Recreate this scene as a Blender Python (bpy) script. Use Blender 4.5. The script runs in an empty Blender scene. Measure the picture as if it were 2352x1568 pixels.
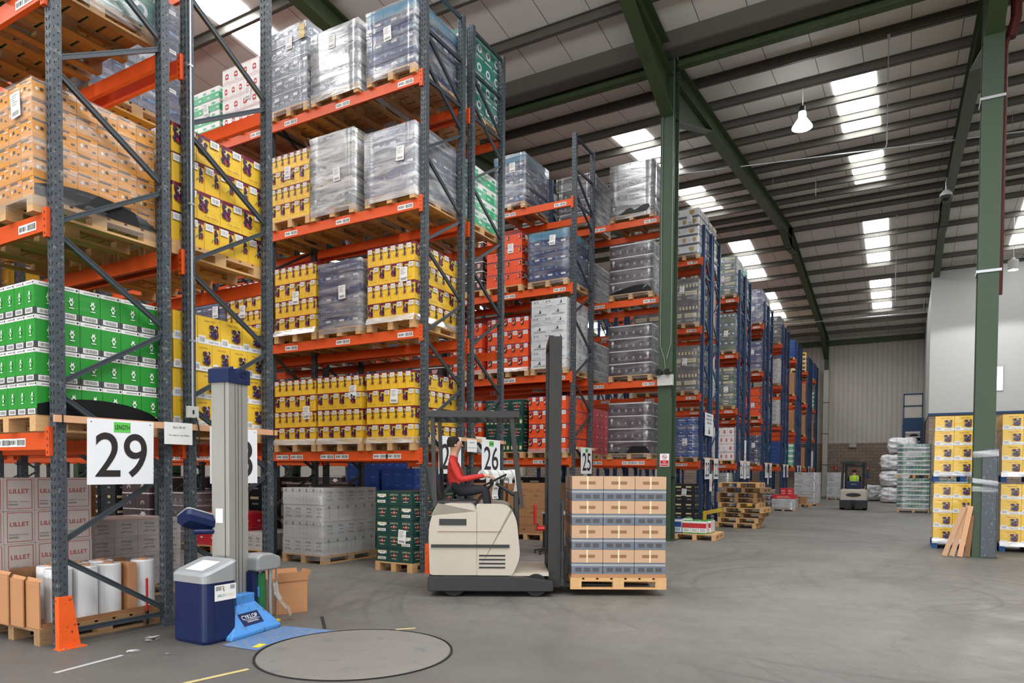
import bpy, math, random
from mathutils import Vector, Matrix
PI = math.pi
SC = bpy.context.scene
COL = SC.collection
rnd = random.Random(7)

# ---------------------------------------------------------------- camera, world, exposure
CAM_H, YAW, PITCH, ROLL = 1.5672, 0.5156, 0.0270, 0.0055
cd = bpy.data.cameras.new('camera')
cam = bpy.data.objects.new('camera', cd)
COL.objects.link(cam)
SC.camera = cam
_s, _c, _sp, _cp = math.sin(YAW), math.cos(YAW), math.sin(PITCH), math.cos(PITCH)
_F = Vector((_c * _cp, _s * _cp, -_sp)); _U = Vector((_c * _sp, _s * _sp, _cp)); _R = Vector((_s, -_c, 0))
_R2 = _R * math.cos(ROLL) + _U * math.sin(ROLL); _U2 = _U * math.cos(ROLL) - _R * math.sin(ROLL)
mw = Matrix((_R2, _U2, -_F)).transposed().to_4x4()
mw.translation = Vector((0, 0, CAM_H))
cam.matrix_world = mw
cd.sensor_width = 36.0; cd.sensor_fit = 'HORIZONTAL'
cd.lens = 1582.17 / 2352 * 36
cd.shift_y = (1127.16 - 784) / 2352
cd.clip_start = 0.05; cd.clip_end = 300

SC.view_settings.view_transform = 'Standard'
SC.view_settings.look = 'None'
SC.view_settings.gamma = 1.0
SC.view_settings.use_curve_mapping = False
SC.view_settings.exposure = 0.0
SKYLIGHT = 14.0
LAMP_W = 500.0
DOOR_FILL_L = 20.0  # radiance of the fill lights in the added doorways

wd = bpy.data.worlds.new('world'); SC.world = wd; wd.use_nodes = True
wd.node_tree.nodes['Background'].inputs[0].default_value = (0.75, 0.85, 1.0, 1)
wd.node_tree.nodes['Background'].inputs[1].default_value = 0.6
try:
    SC.cycles.max_bounces = 7; SC.cycles.diffuse_bounces = 4; SC.cycles.glossy_bounces = 3
    SC.cycles.transmission_bounces = 3; SC.cycles.transparent_max_bounces = 10
    SC.cycles.sample_clamp_indirect = 6.0
    SC.cycles.caustics_reflective = False; SC.cycles.caustics_refractive = False
except Exception:
    pass

# ---------------------------------------------------------------- materials
def srgb(r, g, b):
    f = lambda c: (c / 255 / 12.92) if c / 255 <= 0.04045 else ((c / 255 + 0.055) / 1.055) ** 2.4
    return (f(r), f(g), f(b), 1)
_M = {}
def base_mat(name):
    m = bpy.data.materials.new(name); m.use_nodes = True
    nt = m.node_tree; b = nt.nodes['Principled BSDF']
    return m, nt, b
def pmat(name, rgb, rough=0.6, metal=0.0, var=0.08, scale=6.0, film=0.0, bump=0.0, spec=0.4, stretch=(1, 1, 1), dirt=None, dirt_amt=0.0):
    """Procedural painted / printed surface: noise colour variation, optional wrinkled film gloss, optional dirt patches."""
    if name in _M: return _M[name]
    m, nt, b = base_mat(name)
    N = nt.nodes; L = nt.links
    c = srgb(*rgb)
    geo = N.new('ShaderNodeNewGeometry')
    mp = N.new('ShaderNodeMapping'); mp.inputs['Scale'].default_value = stretch
    L.new(geo.outputs['Position'], mp.inputs['Vector'])
    no = N.new('ShaderNodeTexNoise'); no.inputs['Scale'].default_value = scale; no.inputs['Detail'].default_value = 4
    L.new(mp.outputs[0], no.inputs['Vector'])
    mx = N.new('ShaderNodeMix'); mx.data_type = 'RGBA'
    mx.inputs['A'].default_value = tuple(v * (1 - var) for v in c[:3]) + (1,)
    mx.inputs['B'].default_value = tuple(min(1, v * (1 + var)) for v in c[:3]) + (1,)
    L.new(no.outputs['Fac'], mx.inputs['Factor'])
    out = mx.outputs['Result']
    if dirt:
        n2 = N.new('ShaderNodeTexNoise'); n2.inputs['Scale'].default_value = scale * 2.3; n2.inputs['Detail'].default_value = 8
        L.new(mp.outputs[0], n2.inputs['Vector'])
        r = N.new('ShaderNodeMapRange'); r.inputs['From Min'].default_value = 0.60 - dirt_amt * .2; r.inputs['From Max'].default_value = 0.72
        L.new(n2.outputs['Fac'], r.inputs['Value'])
        m2 = N.new('ShaderNodeMix'); m2.data_type = 'RGBA'; m2.inputs['B'].default_value = srgb(*dirt)
        L.new(out, m2.inputs['A']); L.new(r.outputs[0], m2.inputs['Factor']); out = m2.outputs['Result']
    L.new(out, b.inputs['Base Color'])
    b.inputs['Roughness'].default_value = rough; b.inputs['Metallic'].default_value = metal
    b.inputs['Specular IOR Level'].default_value = spec
    if bump:
        bp = N.new('ShaderNodeBump'); bp.inputs['Strength'].default_value = bump; bp.inputs['Distance'].default_value = 0.02
        L.new(no.outputs['Fac'], bp.inputs['Height']); L.new(bp.outputs[0], b.inputs['Normal'])
    if film:
        b.inputs['Coat Weight'].default_value = film; b.inputs['Coat Roughness'].default_value = 0.13
        m3 = N.new('ShaderNodeMapping'); m3.inputs['Scale'].default_value = (2.2, 2.2, 9.0); m3.inputs['Rotation'].default_value = (0.12, 0.1, 0)
        L.new(geo.outputs['Position'], m3.inputs['Vector'])
        n3 = N.new('ShaderNodeTexNoise'); n3.inputs['Scale'].default_value = 2.6; n3.inputs['Detail'].default_value = 6; n3.inputs['Distortion'].default_value = 0.6
        L.new(m3.outputs[0], n3.inputs['Vector'])
        b3 = N.new('ShaderNodeBump'); b3.inputs['Strength'].default_value = 0.35; b3.inputs['Distance'].default_value = 0.03
        L.new(n3.outputs['Fac'], b3.inputs['Height']); L.new(b3.outputs[0], b.inputs['Coat Normal'])
    _M[name] = m
    return m
def emat(name, rgb, strength):
    if name in _M: return _M[name]
    m = bpy.data.materials.new(name); m.use_nodes = True; nt = m.node_tree
    for n in list(nt.nodes): nt.nodes.remove(n)
    e = nt.nodes.new('ShaderNodeEmission'); o = nt.nodes.new('ShaderNodeOutputMaterial')
    e.inputs[0].default_value = rgb + (1,); e.inputs[1].default_value = strength
    nt.links.new(e.outputs[0], o.inputs[0]); _M[name] = m
    return m
def film_mat(name, lo, hi, tint=(1, 1, 1)):
    """Stretch film: clear with bands of wrinkled glossy streaks."""
    if name in _M: return _M[name]
    m = bpy.data.materials.new(name); m.use_nodes = True; nt = m.node_tree; N = nt.nodes; L = nt.links
    for n in list(N): N.remove(n)
    o = N.new('ShaderNodeOutputMaterial'); mix = N.new('ShaderNodeMixShader')
    tr = N.new('ShaderNodeBsdfTransparent'); tr.inputs[0].default_value = (0.93, 0.94, 0.96, 1)
    b = N.new('ShaderNodeBsdfPrincipled'); b.inputs['Base Color'].default_value = tuple(.5 * t for t in tint) + (1,); b.inputs['Roughness'].default_value = 0.34
    b.inputs['Specular IOR Level'].default_value = 1.0; b.inputs['Coat Weight'].default_value = 1; b.inputs['Coat Roughness'].default_value = .16; b.inputs['Coat IOR'].default_value = 2.4
    geo = N.new('ShaderNodeNewGeometry'); mp = N.new('ShaderNodeMapping')
    mp.inputs['Scale'].default_value = (.6, .6, 4.2); mp.inputs['Rotation'].default_value = (0.1, 0.08, 0.0)
    L.new(geo.outputs['Position'], mp.inputs['Vector'])
    n1 = N.new('ShaderNodeTexNoise'); n1.inputs['Scale'].default_value = 2.1; n1.inputs['Detail'].default_value = 8; n1.inputs['Roughness'].default_value = .6; n1.inputs['Distortion'].default_value = .5
    L.new(mp.outputs[0], n1.inputs['Vector'])
    r = N.new('ShaderNodeMapRange'); r.inputs['From Min'].default_value = .42; r.inputs['From Max'].default_value = .64
    r.inputs['To Min'].default_value = lo; r.inputs['To Max'].default_value = hi
    L.new(n1.outputs['Fac'], r.inputs['Value'])
    bp = N.new('ShaderNodeBump'); bp.inputs['Strength'].default_value = .22; bp.inputs['Distance'].default_value = .03
    L.new(n1.outputs['Fac'], bp.inputs['Height']); L.new(bp.outputs[0], b.inputs['Normal']); L.new(bp.outputs[0], b.inputs['Coat Normal'])
    L.new(r.outputs[0], mix.inputs[0]); L.new(tr.outputs[0], mix.inputs[1]); L.new(b.outputs[0], mix.inputs[2]); L.new(mix.outputs[0], o.inputs[0])
    _M[name] = m
    return m

# carton print colours (name: rgb); every one gets the glossy film coat of the wrapped loads
PRINT = dict(yellow=(226, 182, 46), maroon=(104, 22, 52), labelwhite=(225, 224, 222), ink=(45, 42, 45), leafnavy=(38, 42, 84), leafplum=(72, 26, 62),
    leafteal=(52, 112, 124), leafred=(150, 34, 40), leafcream=(214, 190, 150), leafgreen=(36, 140, 46), grey=(150, 150, 150), darkgrey=(70, 70, 74), amber=(226, 148, 34),
    navy=(46, 52, 92), navydark=(28, 32, 60), teal=(58, 122, 148), gblue=(96, 104, 116), cream=(216, 202, 160), redbadge=(186, 34, 44), paleline=(206, 120, 130), cartonwhite=(222, 221, 219),
    mint=(70, 168, 120), wine=(70, 54, 60), winegrey=(104, 98, 98), orangered=(222, 78, 34), jade=(18, 62, 56), glassgreen=(46, 92, 40), blue=(34, 70, 140), skyblue=(90, 140, 190),
    whitegrey=(196, 194, 190), kraftlight=(184, 150, 120), kraft=(166, 120, 82), kraftdark=(134, 94, 62), choc=(52, 36, 40), pink=(206, 160, 150), crate=(30, 34, 34), lillet=(206, 196, 192), lilletred=(176, 40, 44),
    tealgreen=(20, 122, 100), gold=(176, 148, 62), olive=(120, 140, 60), black=(20, 20, 22), crimson=(200, 26, 46), purple=(88, 62, 98), slate=(92, 104, 104), violet=(76, 70, 120))
def P(n):
    dark = n in ('navy', 'navydark', 'wine', 'winegrey', 'jade', 'choc', 'slate', 'teal')
    return pmat('print_' + n, PRINT[n], rough=.5, var=.07, scale=3.0, film=.75 if dark or n == 'yellow' else .4)

MAT = dict(
    rackgrey=lambda: pmat('rack_grey_paint', (66, 73, 79), .45, .1, .1, 9, dirt=(120, 120, 116), dirt_amt=.1),
    rackblue=lambda: pmat('rack_blue_paint', (36, 62, 98), .4, .1, .12, 9),
    bracegrey=lambda: pmat('brace_grey_paint', (60, 67, 73), .42, .15, .1, 9),
    hole=lambda: pmat('dark_slot', (16, 17, 19), .8),
    holeglint=lambda: pmat('bare_slot_edge', (196, 200, 204), .35, .4),
    orange=lambda: pmat('beam_orange_paint', (208, 80, 30), .42, 0, .06, 5),
    safety=lambda: pmat('guard_orange_paint', (228, 92, 30), .5, 0, .1, 9, dirt=(60, 46, 38), dirt_amt=-.1),
    yellowguard=lambda: pmat('guard_yellow_paint', (226, 186, 40), .5),
    wood=lambda: pmat('pallet_wood', (196, 156, 108), .8, 0, .22, 5, bump=.15, stretch=(1, 5, 8)),
    woodold=lambda: pmat('pallet_wood_old', (150, 118, 84), .85, 0, .25, 5, bump=.15, stretch=(1, 5, 8)),
    woodblue=lambda: pmat('pallet_blue_paint', (36, 74, 124), .7, 0, .2, 7),
    batten=lambda: pmat('batten_pine', (206, 158, 120), .7, 0, .12, 8, stretch=(1, 1, 9)),
    plank=lambda: pmat('plank_wood', (190, 150, 118), .8, 0, .2, 6, stretch=(6, 6, 1)),
    sign=lambda: pmat('sign_white', (232, 234, 238), .35, 0, .03, 2),
    signink=lambda: pmat('sign_black', (44, 38, 38), .5),
    signgreen=lambda: pmat('sign_green', (96, 196, 84), .5),
    paper=lambda: pmat('paper_white', (226, 226, 224), .7, 0, .03, 4),
    green=lambda: pmat('steel_green_paint', (64, 80, 50), .5, 0, .1, 3, dirt=(60, 62, 50), dirt_amt=.1),
    greendark=lambda: pmat('column_green_paint', (52, 70, 50), .5, 0, .12, 4, stretch=(1, 1, 5)),
    purlin=lambda: pmat('purlin_galvanised', (98, 95, 88), .5, .25, .1, 3),
    roof=lambda: roof_mat(),
    ablue=lambda: pmat('machine_dark_blue', (18, 33, 74), .38, 0, .2, 5),
    lblue=lambda: pmat('machine_light_blue', (74, 138, 204), .5, 0, .08, 9, dirt=(80, 84, 84), dirt_amt=.12),
    alu=lambda: pmat('mast_aluminium', (158, 156, 149), .4, .25, .06, 5, stretch=(4, 4, 1)),
    lidgrey=lambda: pmat('machine_grey_lid', (150, 152, 154), .35, .1, .1, 6),
    filmgreen=lambda: pmat('green_film_roll', (38, 104, 62), .25, 0, .1, 4),
    steel=lambda: pmat('bright_steel', (170, 172, 174), .25, .8),
    rollfilm=lambda: pmat('film_roll_plastic', (214, 214, 216), .22, 0, .1, 4, stretch=(9, 9, .6), spec=.7),
    card=lambda: pmat('cardboard', (178, 128, 88), .8, 0, .1, 5),
    cardd=lambda: pmat('cardboard_dark', (132, 94, 64), .85, 0, .12, 5),
    beige=lambda: pmat('truck_beige_paint', (176, 167, 152), .38, 0, .06, 2),
    trblack=lambda: pmat('truck_black', (36, 36, 37), .5, 0, .15, 6),
    mastblack=lambda: pmat('truck_mast_steel', (44, 43, 42), .45, .3, .1, 6),
    rubber=lambda: pmat('rubber_black', (26, 26, 26), .8),
    red=lambda: pmat('red_cloth', (190, 52, 46), .85, 0, .12, 30),
    trousers=lambda: pmat('dark_trousers', (38, 38, 44), .9, 0, .15, 30),
    skin=lambda: pmat('skin', (206, 158, 132), .55, 0, .05, 20),
    hair=lambda: pmat('dark_hair', (44, 34, 28), .7),
    hivis=lambda: pmat('hi_vis_yellow', (196, 240, 30), .7, 0, .05, 10),
    reflect=lambda: pmat('reflective_grey', (150, 152, 150), .4, .3),
    galv=lambda: pmat('galvanised_tube', (176, 178, 180), .35, .6),
    redpaint=lambda: pmat('red_paint', (190, 30, 34), .4),
    bluepaint=lambda: pmat('stair_blue_paint', (30, 62, 98), .5),
    white=lambda: pmat('white_paint', (182, 182, 177), .5, 0, .03, 3),
    plastic=lambda: pmat('grey_plastic', (168, 170, 170), .4),
    bag=lambda: pmat('white_bag_plastic', (214, 214, 216), .35, 0, .08, 5, bump=1.0),
    blackfilm=lambda: pmat('black_polythene', (12, 13, 16), .38, 0, .1, 3, bump=.25, spec=.35),
    exitgreen=lambda: pmat('exit_green', (20, 120, 74), .5),
    darkpipe=lambda: pmat('dark_pipe', (34, 32, 32), .5),
    redpipe=lambda: pmat('maroon_pipe', (84, 34, 32), .45),
    concretepad=lambda: pmat('turntable_steel_dusty', (112, 108, 103), .6, .05, .16, 2.2, dirt=(92, 94, 100), dirt_amt=.05),
    yelline=lambda: pmat('worn_yellow_line', (176, 160, 110), .7, 0, .2, 12),
    gap=lambda: pmat('dark_gap', (30, 29, 28), .9),
    officegrey=lambda: pmat('grey_laminate', (150, 152, 150), .5),
)
def M(n):
    if n in _M: return _M[n]
    if n in MAT:
        m = MAT[n](); _M[n] = m
        return m
    m = P(n); _M[n] = m
    return m
FILM = lambda: film_mat('stretch_film', .10, .55)
FILMH = lambda: film_mat('stretch_film_heavy', .30, .85)
FILMT = lambda: film_mat('stretch_film_thin', .05, .32)

def stripes(nt, axis, period, width):
    """1 where the world coordinate lies within WIDTH after each multiple of PERIOD."""
    N = nt.nodes; L = nt.links
    g = N.new('ShaderNodeNewGeometry'); s = N.new('ShaderNodeSeparateXYZ'); L.new(g.outputs['Position'], s.inputs[0])
    a = N.new('ShaderNodeMath'); a.operation = 'FLOORED_MODULO'; a.inputs[1].default_value = period; L.new(s.outputs[axis], a.inputs[0])
    b = N.new('ShaderNodeMath'); b.operation = 'LESS_THAN'; b.inputs[1].default_value = width; L.new(a.outputs[0], b.inputs[0])
    return b.outputs[0]
def roof_mat():
    m, nt, b = base_mat('roof_liner_sheet'); N = nt.nodes; L = nt.links
    mx = N.new('ShaderNodeMix'); mx.data_type = 'RGBA'
    mx.inputs['A'].default_value = srgb(240, 236, 228); mx.inputs['B'].default_value = srgb(120, 116, 110)
    L.new(stripes(nt, 1, 1.0, .018), mx.inputs['Factor'])
    no = N.new('ShaderNodeTexNoise'); no.inputs['Scale'].default_value = .8; no.inputs['Detail'].default_value = 5
    m2 = N.new('ShaderNodeMix'); m2.data_type = 'RGBA'; m2.blend_type = 'MULTIPLY'; m2.inputs['Factor'].default_value = .15
    g = N.new('ShaderNodeNewGeometry'); L.new(g.outputs['Position'], no.inputs['Vector'])
    L.new(mx.outputs['Result'], m2.inputs['A']); L.new(no.outputs['Fac'], m2.inputs['B'])
    L.new(m2.outputs['Result'], b.inputs['Base Color']); b.inputs['Roughness'].default_value = .55
    return m
def floor_mat():
    m, nt, b = base_mat('concrete_floor'); N = nt.nodes; L = nt.links
    g = N.new('ShaderNodeNewGeometry')
    def noise(sc, det, stretch=(1, 1, 1), rot=0, dist=0):
        mp = N.new('ShaderNodeMapping'); mp.inputs['Scale'].default_value = stretch; mp.inputs['Rotation'].default_value = (0, 0, rot)
        L.new(g.outputs['Position'], mp.inputs['Vector'])
        n = N.new('ShaderNodeTexNoise'); n.inputs['Scale'].default_value = sc; n.inputs['Detail'].default_value = det; n.inputs['Distortion'].default_value = dist
        L.new(mp.outputs[0], n.inputs['Vector']); return n.outputs['Fac']
    def rng(v, a, c, lo=0, hi=1):
        r = N.new('ShaderNodeMapRange'); r.inputs['From Min'].default_value = a; r.inputs['From Max'].default_value = c
        r.inputs['To Min'].default_value = lo; r.inputs['To Max'].default_value = hi; L.new(v, r.inputs['Value']); return r.outputs[0]
    def mix(f, a, c):
        x = N.new('ShaderNodeMix'); x.data_type = 'RGBA'; L.new(f, x.inputs['Factor'])
        for k, v in (('A', a), ('B', c)):
            if isinstance(v, tuple): x.inputs[k].default_value = v
            else: L.new(v, x.inputs[k])
        return x.outputs['Result']
    col = mix(rng(noise(.55, 8), .3, .72), srgb(99, 96, 91), srgb(121, 117, 111))
    col = mix(rng(noise(7, 10), .45, .75, 0, .5), col, srgb(94, 91, 87))
    # scuffs from trucks turning: long arcs about a few centres
    for cx, cy, sc, st in ((10.5, 0.2, 5.2, .75), (14.0, 6.0, 4.1, .6), (8.5, -2.0, 6.5, .55), (13.0, -6.0, 3.6, .5)):
        v = N.new('ShaderNodeVectorMath'); v.operation = 'SUBTRACT'; v.inputs[1].default_value = (cx, cy, 0); L.new(g.outputs['Position'], v.inputs[0])
        ln = N.new('ShaderNodeVectorMath'); ln.operation = 'LENGTH'; L.new(v.outputs[0], ln.inputs[0])
        ad = N.new('ShaderNodeMath'); ad.operation = 'MULTIPLY_ADD'; ad.inputs[1].default_value = .35; L.new(noise(.25, 2), ad.inputs[0]); L.new(ln.outputs['Value'], ad.inputs[2])
        n1 = N.new('ShaderNodeTexNoise'); n1.noise_dimensions = '1D'; n1.inputs['Scale'].default_value = sc; n1.inputs['Detail'].default_value = 7
        L.new(ad.outputs[0], n1.inputs['W'])
        k = N.new('ShaderNodeMath'); k.operation = 'MULTIPLY'; L.new(rng(n1.outputs['Fac'], .56, .72, 0, st), k.inputs[0]); L.new(rng(noise(.3, 3), .42, .62), k.inputs[1])
        col = mix(k.outputs[0], col, srgb(84, 81, 78))
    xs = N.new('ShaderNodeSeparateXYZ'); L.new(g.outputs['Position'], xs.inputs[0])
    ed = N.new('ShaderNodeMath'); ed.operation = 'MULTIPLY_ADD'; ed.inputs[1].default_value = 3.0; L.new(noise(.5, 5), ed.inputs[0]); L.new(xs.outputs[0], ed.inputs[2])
    col = mix(rng(ed.outputs[0], 9.5, 6.0, 0, .7), col, srgb(76, 73, 70))  # near floor: dirtier concrete, darkened further in colour to offset the added fill light
    # pale streaks and specks of film and dust
    col = mix(rng(noise(38, 2), .73, .77, 0, .55), col, srgb(196, 194, 190))
    vo = N.new('ShaderNodeTexVoronoi'); vo.feature = 'DISTANCE_TO_EDGE'; vo.inputs['Scale'].default_value = .32
    wr = N.new('ShaderNodeVectorMath'); wr.operation = 'ADD'; nz = N.new('ShaderNodeTexNoise'); nz.inputs['Scale'].default_value = 1.2; nz.inputs['Detail'].default_value = 6
    L.new(g.outputs['Position'], nz.inputs['Vector']); L.new(g.outputs['Position'], wr.inputs[0]); L.new(nz.outputs['Color'], wr.inputs[1]); L.new(wr.outputs[0], vo.inputs['Vector'])
    k = N.new('ShaderNodeMath'); k.operation = 'MULTIPLY'; L.new(rng(vo.outputs['Distance'], .004, .0, 0, .8), k.inputs[0]); L.new(rng(noise(.5, 2), .5, .6), k.inputs[1])
    col = mix(k.outputs[0], col, srgb(74, 71, 68))
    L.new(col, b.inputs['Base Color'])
    L.new(rng(noise(2, 6), .3, .7, .42, .68), b.inputs['Roughness'])
    b.inputs['Specular IOR Level'].default_value = .35
    bp = N.new('ShaderNodeBump'); bp.inputs['Strength'].default_value = .12; bp.inputs['Distance'].default_value = .01
    L.new(noise(20, 8), bp.inputs['Height']); L.new(bp.outputs[0], b.inputs['Normal'])
    return m
def brick_mat():
    m, nt, b = base_mat('painted_blockwork'); N = nt.nodes; L = nt.links
    g = N.new('ShaderNodeNewGeometry'); s = N.new('ShaderNodeSeparateXYZ'); L.new(g.outputs['Position'], s.inputs[0])
    c = N.new('ShaderNodeCombineXYZ'); L.new(s.outputs[1], c.inputs[0]); L.new(s.outputs[2], c.inputs[1])
    br = N.new('ShaderNodeTexBrick'); br.inputs['Scale'].default_value = 1.0; br.inputs['Brick Width'].default_value = .45; br.inputs['Row Height'].default_value = .225
    br.inputs['Mortar Size'].default_value = .012; br.inputs['Color1'].default_value = srgb(158, 142, 128); br.inputs['Color2'].default_value = srgb(140, 124, 112); br.inputs['Mortar'].default_value = srgb(100, 90, 82)
    L.new(c.outputs[0], br.inputs['Vector']); L.new(br.outputs['Color'], b.inputs['Base Color']); b.inputs['Roughness'].default_value = .85
    return m

# ---------------------------------------------------------------- mesh helpers
class MB:
    """Collects faces with material names and links them as ONE mesh object."""
    def __init__(s): s.v = []; s.f = []; s.m = []; s.names = []
    def mi(s, n):
        if n not in s.names: s.names.append(n)
        return s.names.index(n)
    def face(s, pts, mat):
        k = len(s.v); s.v += [tuple(p) for p in pts]; s.f.append(tuple(range(k, k + len(pts)))); s.m.append(s.mi(mat))
    def add(s, verts, faces, mat, T=None):
        k = len(s.v); i = s.mi(mat)
        s.v += [tuple(T @ Vector(p)) for p in verts] if T is not None else [tuple(p) for p in verts]
        for f in faces: s.f.append(tuple(k + j for j in f)); s.m.append(i)
    def box(s, x0, y0, z0, x1, y1, z1, mat, T=None):
        vs = [(x0, y0, z0), (x1, y0, z0), (x1, y1, z0), (x0, y1, z0), (x0, y0, z1), (x1, y0, z1), (x1, y1, z1), (x0, y1, z1)]
        s.add(vs, [(0, 3, 2, 1), (4, 5, 6, 7), (0, 1, 5, 4), (1, 2, 6, 5), (2, 3, 7, 6), (3, 0, 4, 7)], mat, T)
        return s
    def bar(s, a, b, w, h, mat, up=(0, 0, 1)):
        """Rectangular bar from a to b, w across, h along up."""
        a, b = Vector(a), Vector(b); d = (b - a); L = d.length; d.normalize()
        side = d.cross(Vector(up))
        if side.length < 1e-5: side = d.cross(Vector((1, 0, 0)))
        side.normalize(); u = side.cross(d)
        vs = []
        for p in (a, b):
            for i, j in ((-1, -1), (1, -1), (1, 1), (-1, 1)): vs.append(p + side * (i * w / 2) + u * (j * h / 2))
        s.add(vs, [(3, 2, 1, 0), (4, 5, 6, 7), (0, 1, 5, 4), (1, 2, 6, 5), (2, 3, 7, 6), (3, 0, 4, 7)], mat)
        return s
    def tube(s, pts, r, mat, n=10, caps=True):
        pts = [Vector(p) for p in pts]; rs = r if isinstance(r, (list, tuple)) else [r] * len(pts)
        k = len(s.v); i = s.mi(mat); prev = None
        for q, p in enumerate(pts):
            d = (pts[min(q + 1, len(pts) - 1)] - pts[max(q - 1, 0)]).normalized()
            a = d.orthogonal().normalized() if prev is None else (prev - d * prev.dot(d)).normalized()
            prev = a; b = d.cross(a)
            for j in range(n):
                t = 2 * PI * j / n; s.v.append(tuple(p + (a * math.cos(t) + b * math.sin(t)) * rs[q]))
        for q in range(len(pts) - 1):
            for j in range(n):
                j2 = (j + 1) % n; s.f.append((k + q * n + j, k + q * n + j2, k + (q + 1) * n + j2, k + (q + 1) * n + j)); s.m.append(i)
        if caps:
            s.f.append(tuple(k + j for j in reversed(range(n)))); s.m.append(i)
            e = k + (len(pts) - 1) * n; s.f.append(tuple(e + j for j in range(n))); s.m.append(i)
        return s
    def prism(s, poly, y0, y1, mat, T=None):
        """Outline in x,z extruded along y."""
        n = len(poly); vs = [(p[0], y0, p[1]) for p in poly] + [(p[0], y1, p[1]) for p in poly]
        fs = [tuple(range(n)), tuple(n + j for j in reversed(range(n)))] + [(j, n + j, n + (j + 1) % n, (j + 1) % n) for j in range(n)]
        s.add(vs, fs, mat, T); return s
    def lathe(s, prof, cx, cy, mat, n=24, T=None):
        k = len(prof); vs = []
        for j in range(n):
            t = 2 * PI * j / n
            for r, z in prof: vs.append((cx + r * math.cos(t), cy + r * math.sin(t), z))
        fs = []
        for j in range(n):
            j2 = (j + 1) % n
            for q in range(k - 1): fs.append((j * k + q, j2 * k + q, j2 * k + q + 1, j * k + q + 1))
        s.add(vs, fs, mat, T); return s
    def mesh(s, name):
        me = bpy.data.meshes.new(name); me.from_pydata(s.v, [], s.f)
        for n in s.names: me.materials.append(M(n) if isinstance(n, str) else n)
        for p, i in zip(me.polygons, s.m): p.material_index = i
        me.update(); return me
    def build(s, name, parent=None, loc=None, bevel=0, smooth=False):
        o = obj(name, s.mesh(name), parent, loc)
        if smooth:
            for p in o.data.polygons: p.use_smooth = True
        if bevel:
            md = o.modifiers.new('bevel', 'BEVEL'); md.width = bevel; md.segments = 2; md.limit_method = 'ANGLE'; md.angle_limit = .6
        return o
def obj(name, me, parent=None, loc=None):
    o = bpy.data.objects.new(name, me); COL.objects.link(o)
    if parent is not None: o.parent = parent
    if loc is not None: o.location = loc
    return o
def tag(o, label, cat, group=None):
    o['label'] = label; o['category'] = cat
    if group: o['group'] = group
    return o
def thing(name, label, cat, loc=(0, 0, 0), rotz=0, group=None):
    o = bpy.data.objects.new(name, None); COL.objects.link(o); o.location = loc; o.rotation_euler = (0, 0, rotz)
    o.empty_display_size = .1
    return tag(o, label, cat, group)
def struct(o): o['kind'] = 'structure'; return o

_TX = {}
def text2d(t, res=2, bold=0.0):
    """Outline of a text as flat polygons, height of a capital = 1."""
    if (t, res, bold) in _TX: return _TX[(t, res, bold)]
    cu = bpy.data.curves.new('txt', 'FONT'); cu.body = t; cu.resolution_u = res; cu.size = 1.0; cu.offset = bold
    o = bpy.data.objects.new('txt', cu); COL.objects.link(o)
    dg = bpy.context.evaluated_depsgraph_get(); dg.update()
    me = bpy.data.meshes.new_from_object(o.evaluated_get(dg))
    vs = [(v.co.x, v.co.y) for v in me.vertices]; fs = [tuple(p.vertices) for p in me.polygons]
    bpy.data.objects.remove(o); bpy.data.curves.remove(cu); bpy.data.meshes.remove(me)
    if vs:
        x0 = min(v[0] for v in vs); x1 = max(v[0] for v in vs); k = 1 / .69
        vs = [((v[0] - x0) * k, v[1] * k) for v in vs]; w = (x1 - x0) * k
    else: w = 0
    _TX[(t, res, bold)] = (vs, fs, w)
    return _TX[(t, res, bold)]

def decor(mb, O, U, V, w, h, items, lift=.0015):
    """Print ITEMS on the face with lower-left corner O, unit vectors U (right), V (up)."""
    O, U, V = Vector(O), Vector(U), Vector(V); Nn = U.cross(V)
    for k, it in enumerate(items):
        e = Nn * (lift + .0004 * k)
        q = lambda u, v: O + U * (u * w) + V * (v * h) + e
        if it[0] == 'r':
            _, u0, v0, u1, v1, m = it; mb.face([q(u0, v0), q(u1, v0), q(u1, v1), q(u0, v1)], m)
        elif it[0] == 'p':
            mb.face([q(*p) for p in it[1]], it[2])
        elif it[0] == 'c':
            _, u, v, r, m = it; n = 12
            mb.face([q(u, v) + U * (r * math.cos(2 * PI * j / n)) + V * (r * math.sin(2 * PI * j / n)) for j in range(n)], m)
        elif it[0] == 't':
            _, s, u, v, width, m = it[:6]; flip = len(it) > 6 and it[6]
            vs, fs, tw = text2d(s, 1); k2 = width * w / tw; hh = k2 if len(it) <= 7 else it[7] * h
            sg = -1 if flip else 1
            c = O + U * (u * w) + V * (v * h) + e
            mb.add([c + U * (sg * (x * k2 - width * w / 2)) + V * (sg * (y * hh - hh / 2)) for x, y in vs], fs, m)

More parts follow.
